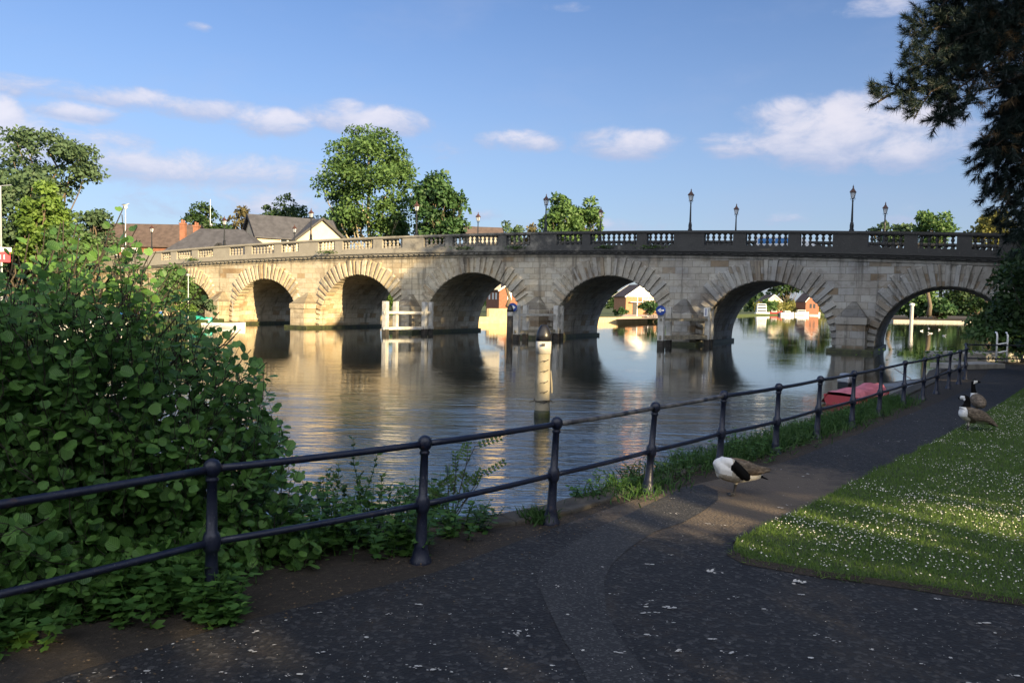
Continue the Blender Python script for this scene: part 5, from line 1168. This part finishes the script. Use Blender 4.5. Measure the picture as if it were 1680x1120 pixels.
for px, py, h_, r_, m_, lab in [(1010, 798, .20, .2, 'nettle_leaf', 'leafy weeds at the water edge left of the sunlit post'), (1035, 785, .22, .2, 'weed_leaf', 'bright leafy weeds left of the sunlit post'), (1100, 782, .2, .24, 'weed_leaf', 'bright weeds right of the sunlit post'), (1130, 765, .26, .22, 'nettle_leaf', 'dark leafy weeds before the fifth post'),
                               (1235, 752, .3, .26, 'nettle_leaf', 'leafy weeds right of the fifth post'), (1215, 738, .3, .3, 'nettle_leaf', 'leafy weeds over the water behind the fifth post'), (1380, 690, .34, .3, 'nettle_leaf', 'leafy weeds under the pink boat'), (1300, 728, .22, .24, 'weed_leaf', 'low weeds right of the sixth post'), (1420, 680, .3, .3, 'nettle_leaf', 'leafy weeds right of the eighth post'), (1320, 715, .3, .25, 'nettle_leaf', 'leafy weeds left of the seventh post'), (955, 812, .14, .2, 'nettle_leaf', 'sprawling weeds on the wall edge'), (800, 850, .2, .14, 'weed_leaf', 'little upright weeds on the wall edge')]:
    q = G(px, py, zP); plant('edge_weeds', lab, q[0], q[1], h_, r_, 14, 5, .075, m_, group='weeds along the wall edge')

# ------------------------------------------------------------------ lawn grass, daisies, litter
def inpoly(P, poly):
    poly = np.asarray(poly); x_, y_ = P[:, 0], P[:, 1]; ins = np.zeros(len(P), bool); j = len(poly) - 1
    for i in range(len(poly)):
        xi, yi = poly[i]; xj, yj = poly[j]; c_ = ((yi > y_) != (yj > y_)) & (x_ < (xj - xi) * (y_ - yi) / (yj - yi + 1e-12) + xi); ins ^= c_; j = i
    return ins
def scatter_view(n_, poly, ymax=20, power=1.0):
    out_ = []; tot = 0
    while tot < n_:
        Y = 3.6 + (ymax - 3.6) * rng.random(n_ * 2) ** power; X = (rng.random(n_ * 2) ** 1.35 * 1.9 - .05) * Y * .66; P = np.stack([X, Y], 1); keep = inpoly(P, poly) & (rng.random(len(P)) < Y / ymax * 1.0 + .25); out_.append(P[keep]); tot += keep.sum()
    return np.concatenate(out_)[:n_]
n_ = 250000; P2 = scatter_view(n_, LAWN, 20, 1.5); P = np.concatenate([P2, np.full((n_, 1), zP + .028)], 1)
d = unit(rng.normal(size=(n_, 3)) * .55 + np.array([0, 0, .9])); h2 = (.022 + .026 * rng.random(n_)); sd = unit(np.cross(d, randdir(n_))) * (.0022 + .00022 * P[:, 1:2])
V = np.stack([P - sd, P + sd, P + d * h2[:, None]], 1).reshape(-1, 3); tag(fastmesh('lawn_grass', V, np.arange(3 * n_).reshape(-1, 3), 'grass_blade'), kind='stuff')
i_ = rng.integers(0, len(seg) - 1, 15000); ok = np.linalg.norm(seg[i_ + 1] - seg[i_], axis=1) < .5; i_ = i_[ok]; n_ = len(i_); t_ = rng.random((n_, 1)); wv = .03 * np.sin(seg[i_, :1] * 9) + .02 * np.sin(seg[i_, 1:2] * 23)
P2 = seg[i_] * (1 - t_) + seg[i_ + 1] * t_ + unit(seg[i_] - mid) * (wv + .035 * rng.normal(size=(n_, 1))); P = np.concatenate([P2, np.full((n_, 1), zP + .012)], 1)
d = unit(rng.normal(size=(n_, 3)) * .6 + np.array([0, 0, .8])); h2 = .03 + .045 * rng.random(n_); sd = unit(np.cross(d, randdir(n_))) * .003
V = np.stack([P - sd, P + sd, P + d * h2[:, None]], 1).reshape(-1, 3); tag(fastmesh('edge_grass', V, np.arange(3 * n_).reshape(-1, 3), 'grass_blade'), kind='stuff')
n_ = 16000; P2 = scatter_view(n_ * 3, LAWN, 18, 1.25); cl = np.sin(P2[:, 0] * 2.3 + 1) * np.sin(P2[:, 1] * 1.9 + P2[:, 0] * .8) * .5 + np.sin(P2[:, 0] * 5.1) * np.sin(P2[:, 1] * 4.3) * .3
wgt = np.clip(.45 + cl * 1.0, .03, 1) * np.where(P2[:, 1] < 6.2, .55, 1.0); P2 = P2[rng.random(len(P2)) < wgt][:n_]; n_ = len(P2)
a8 = np.linspace(0, 2 * math.pi, 8, endpoint=False); disc = np.stack([np.cos(a8), np.sin(a8), 0.25 * np.ones(8)], 1); T_ = np.concatenate([disc, [[0, 0, 0]]]); QD = np.array([(8, i, (i + 1) % 8) for i in range(8)])
rad = .0036 + .0034 * rng.random(n_); tl = unit(rng.normal(size=(n_, 3)) * .35 + np.array([0, -.2, 1])); V, Q = place((T_, QD), np.concatenate([P2, zP + .055 + .015 * rng.random((n_, 1))], 1), unit(np.cross(tl, randdir(n_))), tl, rad)
V2, Q2 = place((T_ * np.array([1, 1, .3]), QD), np.concatenate([P2, np.zeros((n_, 1))], 1) + 0, unit(np.cross(tl, randdir(n_))), tl, rad * .38)
V2 += tl.repeat(9, 0) * .002; V2[:, 2] += V.reshape(n_, 9, 3)[:, 8, 2].repeat(9) + .001
tag(fastmesh('lawn_daisies', np.concatenate([V, V2]), np.concatenate([Q, Q2 + len(V)]), ['daisy_white', 'daisy_eye'], mi=np.concatenate([np.zeros(len(Q)), np.ones(len(Q2))])), kind='stuff')
# droppings, leaf litter
n_ = 260; Y = 3.8 + 11 * rng.random(n_) ** 1.3; X = (rng.random(n_) * 1.25 - .5) * Y; P2 = np.stack([X, Y], 1); P2 = P2[inpoly(P2, PATH) & ~inpoly(P2, LAWN)]; DV, DQ = [], []
for x_, y_ in P2:
    k_ = int(2 + 4 * rng.random()); c0 = rng.normal(size=(k_, 2)) * np.array([.022, .010]); aa = rng.random() * 3
    for cx_, cy_ in c0:
        r_ = .003 + .0085 * rng.random() ** 2; an = np.linspace(0, 2 * math.pi, 9)[:-1]; rr_ = r_ * (.6 + .7 * rng.random(8)); b0 = sum(len(q_) for q_ in DV)
        DV.append(np.stack([x_ + cx_ + rr_ * np.cos(an) * 1.6, y_ + cy_ + rr_ * np.sin(an), np.full(8, zP + .008 + .001 * rng.random())], 1)); DQ += [(b0, b0 + i, b0 + i + 1) for i in range(1, 7)]
tag(fastmesh('bird_droppings', np.concatenate(DV), np.array(DQ), 'petal'), kind='stuff')
n_ = 2600; i_ = rng.integers(0, 10, n_); t_ = rng.random(n_); RA = np.array(RAIL); P2 = RA[i_] * (1 - t_)[:, None] + RA[i_ + 1] * t_[:, None] + rng.normal(size=(n_, 2)) * .22 + np.array([.05, -.05]); ang = rng.random(n_) * 6.28
V, Q = place(LEAFP, np.concatenate([P2, np.full((n_, 1), zP + .009)], 1), np.stack([np.cos(ang), np.sin(ang), .1 * rng.normal(size=n_)], 1), unit(rng.normal(size=(n_, 3)) * .3 + np.array([0, 0, 1])), .008 + .022 * rng.random(n_)); tag(fastmesh('leaf_litter', V, Q, 'litter'), kind='stuff')
# petals and fluff on the path
n_ = 3600; Y = 3.7 + 13 * rng.random(n_) ** 1.5; X = (rng.random(n_) * 1.3 - .62) * Y; P2 = np.stack([X, Y], 1); P2 = P2[inpoly(P2, PATH) & ~inpoly(P2, LAWN)]; n_ = len(P2)
sz = np.where(rng.random(n_) < .05, .018 + .02 * rng.random(n_), .006 + .009 * rng.random(n_)); ang = rng.random(n_) * 6.28
V, Q = place(LEAFP, np.concatenate([P2, np.full((n_, 1), zP + .007)], 1), np.stack([np.cos(ang), np.sin(ang), 0 * ang], 1), unit(rng.normal(size=(n_, 3)) * .15 + np.array([0, 0, 1])), sz); V = V; tag(fastmesh('fallen_petals', V, Q, 'petal'), kind='stuff')
for px, py, L_, lab in [(1540, 966, .16, 'long pale feather lying along the lawn edge'), (1165, 938, .07, 'small white feather on the asphalt by the lawn tip'), (1305, 955, .08, 'pale feather on asphalt below the lawn'), (914, 962, .03, 'white speck of fluff on the paler path patch')]:
    q = G(px, py, zP + .01); V, Q = place(LEAFP, np.zeros((7, 3)) + rng.normal(size=(7, 3)) * np.array([L_ * .25, .012, .002]), np.array([(1, .2, .05)] * 7) + rng.normal(size=(7, 3)) * .25, np.array([(0, -.2, 1.)] * 7), np.full(7, L_ * .6)); o = fastmesh('fallen_feather', V, Q, 'petal'); o.location = (q[0], q[1], zP + .012); tag(o, lab, 'feather', 'feathers fallen on the ground')

# ------------------------------------------------------------------ geese
def goose_mats():
    m, k, b = new_mat('goose_brown'); v = objv(k)
    f1 = k.noise(k.mapv(v, (9, 9, 30), rot=(0, R(20), 0)), 2.2, 4, 0.6, 0.4); vo = k.new('ShaderNodeTexVoronoi'); vo.inputs['Scale'].default_value = 1.0; k.l.new(k.mapv(v, (22, 22, 48), rot=(0, R(25), 0)), vo.inputs['Vector'])
    col = k.mix(k.ss(f1, 0.35, 0.65), (0.07, 0.052, 0.037), (0.14, 0.105, 0.072)); col = k.mix(k.m('MULTIPLY', k.ss(vo.outputs['Distance'], 0.45, 0.8), 0.6), col, (0.25, 0.20, 0.15))
    k.l.new(col, b.inputs['Base Color']); b.inputs['Roughness'].default_value = .85; bump(k, b, vo.outputs['Distance'], .3, .006)
    m, k, b = new_mat('goose_breast'); v = objv(k)
    f1 = k.noise(k.mapv(v, (14, 14, 26)), 2.2, 4, 0.6, 0.4); col = k.mix(k.ss(f1, 0.35, 0.65), (0.40, 0.35, 0.27), (0.60, 0.55, 0.46)); k.l.new(col, b.inputs['Base Color']); b.inputs['Roughness'].default_value = .9; bump(k, b, f1, .3, .006)
    MATS['goose_black'].node_tree.nodes['Principled BSDF'].inputs['Specular IOR Level'].default_value = 0.15
    plain('goose_white', (0.82, 0.80, 0.76), .85, .12, 20, bstr=.3)
goose_mats()
def goose_body(t, parts, color, vox=.007):
    """parts: list of (points, radii, flat) tubes fused to one skin; color(p) -> material index"""
    mb = MB()
    for pts, rad, flat in parts: mb.tube(pts, rad, 14, flat=flat)
    o = mb.build('body', ['goose_brown', 'goose_black', 'goose_white', 'goose_breast', 'goose_leg'], t)
    m_ = o.modifiers.new('fuse', 'REMESH'); m_.mode = 'VOXEL'; m_.voxel_size = vox
    s_ = o.modifiers.new('soft', 'SMOOTH'); s_.iterations = 5; s_.factor = .5
    dg = bpy.context.evaluated_depsgraph_get(); me = bpy.data.meshes.new_from_object(o.evaluated_get(dg)); o.modifiers.clear(); o.data = me
    if len(me.materials) < 5:
        me.materials.clear()
        for q in ('goose_brown', 'goose_black', 'goose_white', 'goose_breast', 'goose_leg'): me.materials.append(MATS[q])
    nP = len(me.polygons); c = np.zeros(nP * 3, np.float32); me.polygons.foreach_get('center', c); c = c.reshape(-1, 3)
    me.polygons.foreach_set('material_index', np.array([color(p) for p in c], np.int32)); me.polygons.foreach_set('use_smooth', np.ones(nP, bool)); me.update(); return o
def sampled(pts, rad, n_=18):
    pts = np.array(pts, float); q = np.linspace(0, len(pts) - 1, n_); i = np.arange(len(pts))
    def cr(vals):
        out_ = []
        for u in q:
            k_ = min(int(u), len(pts) - 2); f_ = u - k_; p0 = vals[max(k_ - 1, 0)]; p1 = vals[k_]; p2 = vals[k_ + 1]; p3 = vals[min(k_ + 2, len(pts) - 1)]
            out_.append(.5 * ((2 * p1) + (-p0 + p2) * f_ + (2 * p0 - 5 * p1 + 4 * p2 - p3) * f_ ** 2 + (-p0 + 3 * p1 - 3 * p2 + p3) * f_ ** 3))
        return np.array(out_)
    return cr(pts), np.maximum(cr(np.array(rad, float)), .002)
def wing_mesh(t, pts_top, pts_bot, th, y0, name='wing', curve=.02, nz_=5):
    """folded wing: a thick shell between an upper and a lower outline (x, z)"""
    A, _ = sampled([(p[0], 0, p[1]) for p in pts_top], [1] * len(pts_top), 14); B, _ = sampled([(p[0], 0, p[1]) for p in pts_bot], [1] * len(pts_bot), 14)
    v = []; 
    for i in range(14):
        for j in range(nz_):
            u = j / (nz_ - 1); p = A[i] * (1 - u) + B[i] * u; bul = math.sin(math.pi * (.15 + .7 * u)) * math.sin(math.pi * min(1, (i + 2) / 14) ** .6) ; v.append((p[0], y0 - curve * bul, p[2]))
    m0 = len(v); v += [(x_, y_ + th, z_) for x_, y_, z_ in v]
    f = []
    for i in range(13):
        for j in range(nz_ - 1):
            a = i * nz_ + j; f.append((a, a + 1, a + nz_ + 1, a + nz_)); f.append((m0 + a, m0 + a + nz_, m0 + a + nz_ + 1, m0 + a + 1))
        f.append((i * nz_, (i + 1) * nz_, m0 + (i + 1) * nz_, m0 + i * nz_)); f.append((i * nz_ + nz_ - 1, m0 + i * nz_ + nz_ - 1, m0 + (i + 1) * nz_ + nz_ - 1, (i + 1) * nz_ + nz_ - 1))
    f.append(tuple(range(nz_)) + tuple(m0 + j for j in reversed(range(nz_)))); f.append(tuple(13 * nz_ + j for j in reversed(range(nz_))) + tuple(m0 + 13 * nz_ + j for j in range(nz_)))
    mb = MB(); mb.add(v, f); return mb.build(name, 'goose_brown', t, smooth=True)
def foot(parts, x_, y_, top, heel=0.0):
    p, r_ = sampled([(x_ + .008, y_, top), (x_ + .006, y_, top * .6), (x_ - .004, y_, top * .3), (x_, y_, .012)], [.020, .012, .009, .009], 10); parts.append((p, r_, None))
    for dx, dy in ((-.068, -.024), (-.078, .0), (-.068, .024)): parts.append((np.array([(x_ + .006, y_, .010), (x_ + dx * .6, y_ + dy * .6, .009), (x_ + dx, y_ + dy, .007)]), np.array([.009, .008, .005]), None))
    parts.append((np.array([(x_ - .03, y_, .006), (x_ - .062, y_, .005)]), np.array([.02, .02]), np.array([.35, .25])))
# 1. preening goose: local x to the picture's right, feet at the origin
q = G(1204, 812, zP); g1 = empty('preening_goose', (q[0], q[1], zP), R(4), 'canada goose preening with head tucked into its flank on the path', 'goose'); U_ = .000857 * 1.0
def zc(x_, y_, d=0.0): return ((x_ - 735) * U_, d, (790 - y_) * U_)
parts = []
p, r_ = sampled([zc(500, 470), zc(530, 462), zc(600, 475), zc(700, 500), zc(800, 520), zc(900, 535), zc(1000, 550), zc(1060, 562)], [.045, .092, .118, .122, .112, .085, .052, .02], 22); parts.append((p, r_, np.full(22, .95)))
p, r_ = sampled([zc(560, 425), zc(575, 430), zc(590, 450)], [.075, .08, .07], 8); parts.append((p, r_, None))
p, r_ = sampled([zc(575, 400, -.03), zc(640, 395, -.075), zc(710, 430, -.105), zc(770, 490, -.125), zc(820, 545, -.128), zc(850, 572, -.122)], [.05, .05, .044, .042, .040, .022], 22); parts.append((p, r_, None))
p, r_ = sampled([zc(1020, 560), zc(1090, 585), zc(1140, 606)], [.030, .026, .012], 8); parts.append((p, r_, np.full(8, .35)))
foot(parts, 0, -.02, .145); foot(parts, .018, .045, .145)
def col1(p):
    x_ = p[0] / U_ + 735; y_ = 790 - p[2] / U_
    if y_ > 655 and abs(x_ - 740) < 110: return 4
    # head and neck strip lies on the near side
    if p[1] < -.085 and 640 < x_ < 880:
        L0, L1 = np.array([655, 395.]), np.array([850, 572.]); dd_ = (L1 - L0) / np.linalg.norm(L1 - L0); w_ = np.array([x_, y_]) - L0; s2 = abs(w_[0] * dd_[1] - w_[1] * dd_[0]); 
        if s2 < 62 and w_ @ dd_ > 0: return 1
    if x_ < 655 and y_ < 510 + (x_ - 480) * .15: return 2
    if x_ > 1035 and y_ > 548: return 1
    if y_ > 540 + max(0, (820 - x_)) * .5 and x_ > 770: return 2
    if y_ < 470 and x_ > 690: return 0
    return 3 if x_ < 790 else (2 if y_ > 545 else 0)
goose_body(g1, parts, col1)
wing_mesh(g1, [((650 - 735) * U_, (790 - 375) * U_), ((800 - 735) * U_, (790 - 368) * U_), ((980 - 735) * U_, (790 - 420) * U_), ((1118 - 735) * U_, (790 - 452) * U_)], [((690 - 735) * U_, (790 - 440) * U_), ((860 - 735) * U_, (790 - 515) * U_), ((1000 - 735) * U_, (790 - 518) * U_), ((1115 - 735) * U_, (790 - 492) * U_)], .02, -.09, curve=.035)
wing_mesh(g1, [((660 - 735) * U_, (790 - 395) * U_), ((800 - 735) * U_, (790 - 380) * U_), ((980 - 735) * U_, (790 - 430) * U_), ((1080 - 735) * U_, (790 - 500) * U_)], [((690 - 735) * U_, (790 - 450) * U_), ((860 - 735) * U_, (790 - 520) * U_), ((1000 - 735) * U_, (790 - 530) * U_), ((1080 - 735) * U_, (790 - 520) * U_)], .02, .085, curve=-.02)
# 2. goose on the lawn edge, looking away to the left with a folded neck
q = G(1587, 706, zP + .03); g2 = empty('standing_goose', (q[0], q[1], zP + .02), R(0), 'canada goose with drawn in neck standing on the lawn edge, nearer of the pair', 'goose'); U_ = .00106
def zc(x_, y_, d=0.0): return ((x_ - 805) * U_, d, (990 - y_) * U_)
parts = []
p, r_ = sampled([zc(690, 695), zc(720, 705), zc(800, 735), zc(880, 765), zc(980, 795), zc(1070, 835), zc(1140, 872)], [.05, .092, .125, .122, .098, .06, .02], 20); parts.append((p, r_, np.full(20, .95)))
p, r_ = sampled([zc(1060, 835), zc(1140, 875), zc(1210, 912)], [.045, .034, .012], 8); parts.append((p, r_, np.full(8, .4)))
p, r_ = sampled([zc(745, 680), zc(775, 620), zc(785, 560), zc(768, 510), zc(752, 492)], [.085, .056, .046, .046, .042], 16); parts.append((p, r_, None))
p, r_ = sampled([zc(768, 490, .01), zc(740, 498, .045), zc(722, 512, .09), zc(712, 520, .12)], [.04, .038, .024, .010], 10); parts.append((p, r_, None))
foot(parts, .0, -.02, .15); foot(parts, .03, .05, .15)
def col2(p):
    x_ = p[0] / U_ + 805; y_ = 990 - p[2] / U_
    if y_ > 880 and abs(x_ - 810) < 120 and y_ > 905: return 4
    if y_ < 545 and x_ < 738 and p[1] < .06 and y_ > 472: return 2
    if y_ < 632: return 1
    if x_ > 1090 or (x_ > 1040 and y_ < 800): return 1 if x_ > 1120 else 0
    if x_ > 880 and y_ > 828 - (x_ - 880) * .02: return 2
    if x_ < 735 + (y_ - 630) * .32: return 2 if y_ < 770 else 3
    return 0
goose_body(g2, parts, col2)
for y0, cv in ((-.108, .03), (.095, -.03)):
    wing_mesh(g2, [((735 - 805) * U_, (990 - 655) * U_), ((850 - 805) * U_, (990 - 640) * U_), ((1010 - 805) * U_, (990 - 700) * U_), ((1190 - 805) * U_, (990 - 880) * U_)], [((740 - 805) * U_, (990 - 760) * U_), ((860 - 805) * U_, (990 - 825) * U_), ((1020 - 805) * U_, (990 - 835) * U_), ((1190 - 805) * U_, (990 - 905) * U_)], .018, y0, curve=cv)
# 3. upright goose behind it, facing away to the right
q = G(1598, 688, zP); g3 = empty('alert_goose', (q[0] * 1.03, q[1] * 1.03, zP), R(0), 'canada goose with raised neck facing right, farther of the pair', 'goose'); U_ = .00112
def zc(x_, y_, d=0.0): return ((x_ - 890) * U_, d, (850 - y_) * U_)
parts = []
p, r_ = sampled([zc(935, 560, .12), zc(925, 560, .06), zc(900, 585, -.06), zc(880, 620, -.2), zc(870, 660, -.3)], [.05, .095, .12, .10, .03], 18); parts.append((p, r_, np.full(18, .95)))
p, r_ = sampled([zc(925, 540, .08), zc(915, 470, .10), zc(895, 400, .08), zc(886, 330, .07), zc(888, 296, .07)], [.075, .048, .036, .034, .038], 18); parts.append((p, r_, None))
p, r_ = sampled([zc(882, 288, .07), zc(910, 284, .06), zc(945, 292, .05), zc(995, 304, .04)], [.036, .040, .026, .008], 10); parts.append((p, r_, None))
foot(parts, .02, -.03, .17); foot(parts, .05, .05, .17)
def col3(p):
    x_ = p[0] / U_ + 890; y_ = 850 - p[2] / U_
    if y_ > 770: return 4
    if y_ < 325 and y_ > 272 and 876 < x_ < 932 and p[1] < .062: return 2
    if y_ < 478: return 1
    if y_ < 540 and p[1] > .02: return 2
    return 0
goose_body(g3, parts, col3)
for y0, cv in ((-.11, .03),):
    wing_mesh(g3, [(-.01, .36), (.03, .35), (.06, .33), (.08, .30)], [(-.05, .24), (.0, .22), (.04, .22), (.07, .24)], .018, y0, curve=cv)
print('faces', sum(len(o.data.polygons) for o in S.objects if o.type == 'MESH'))
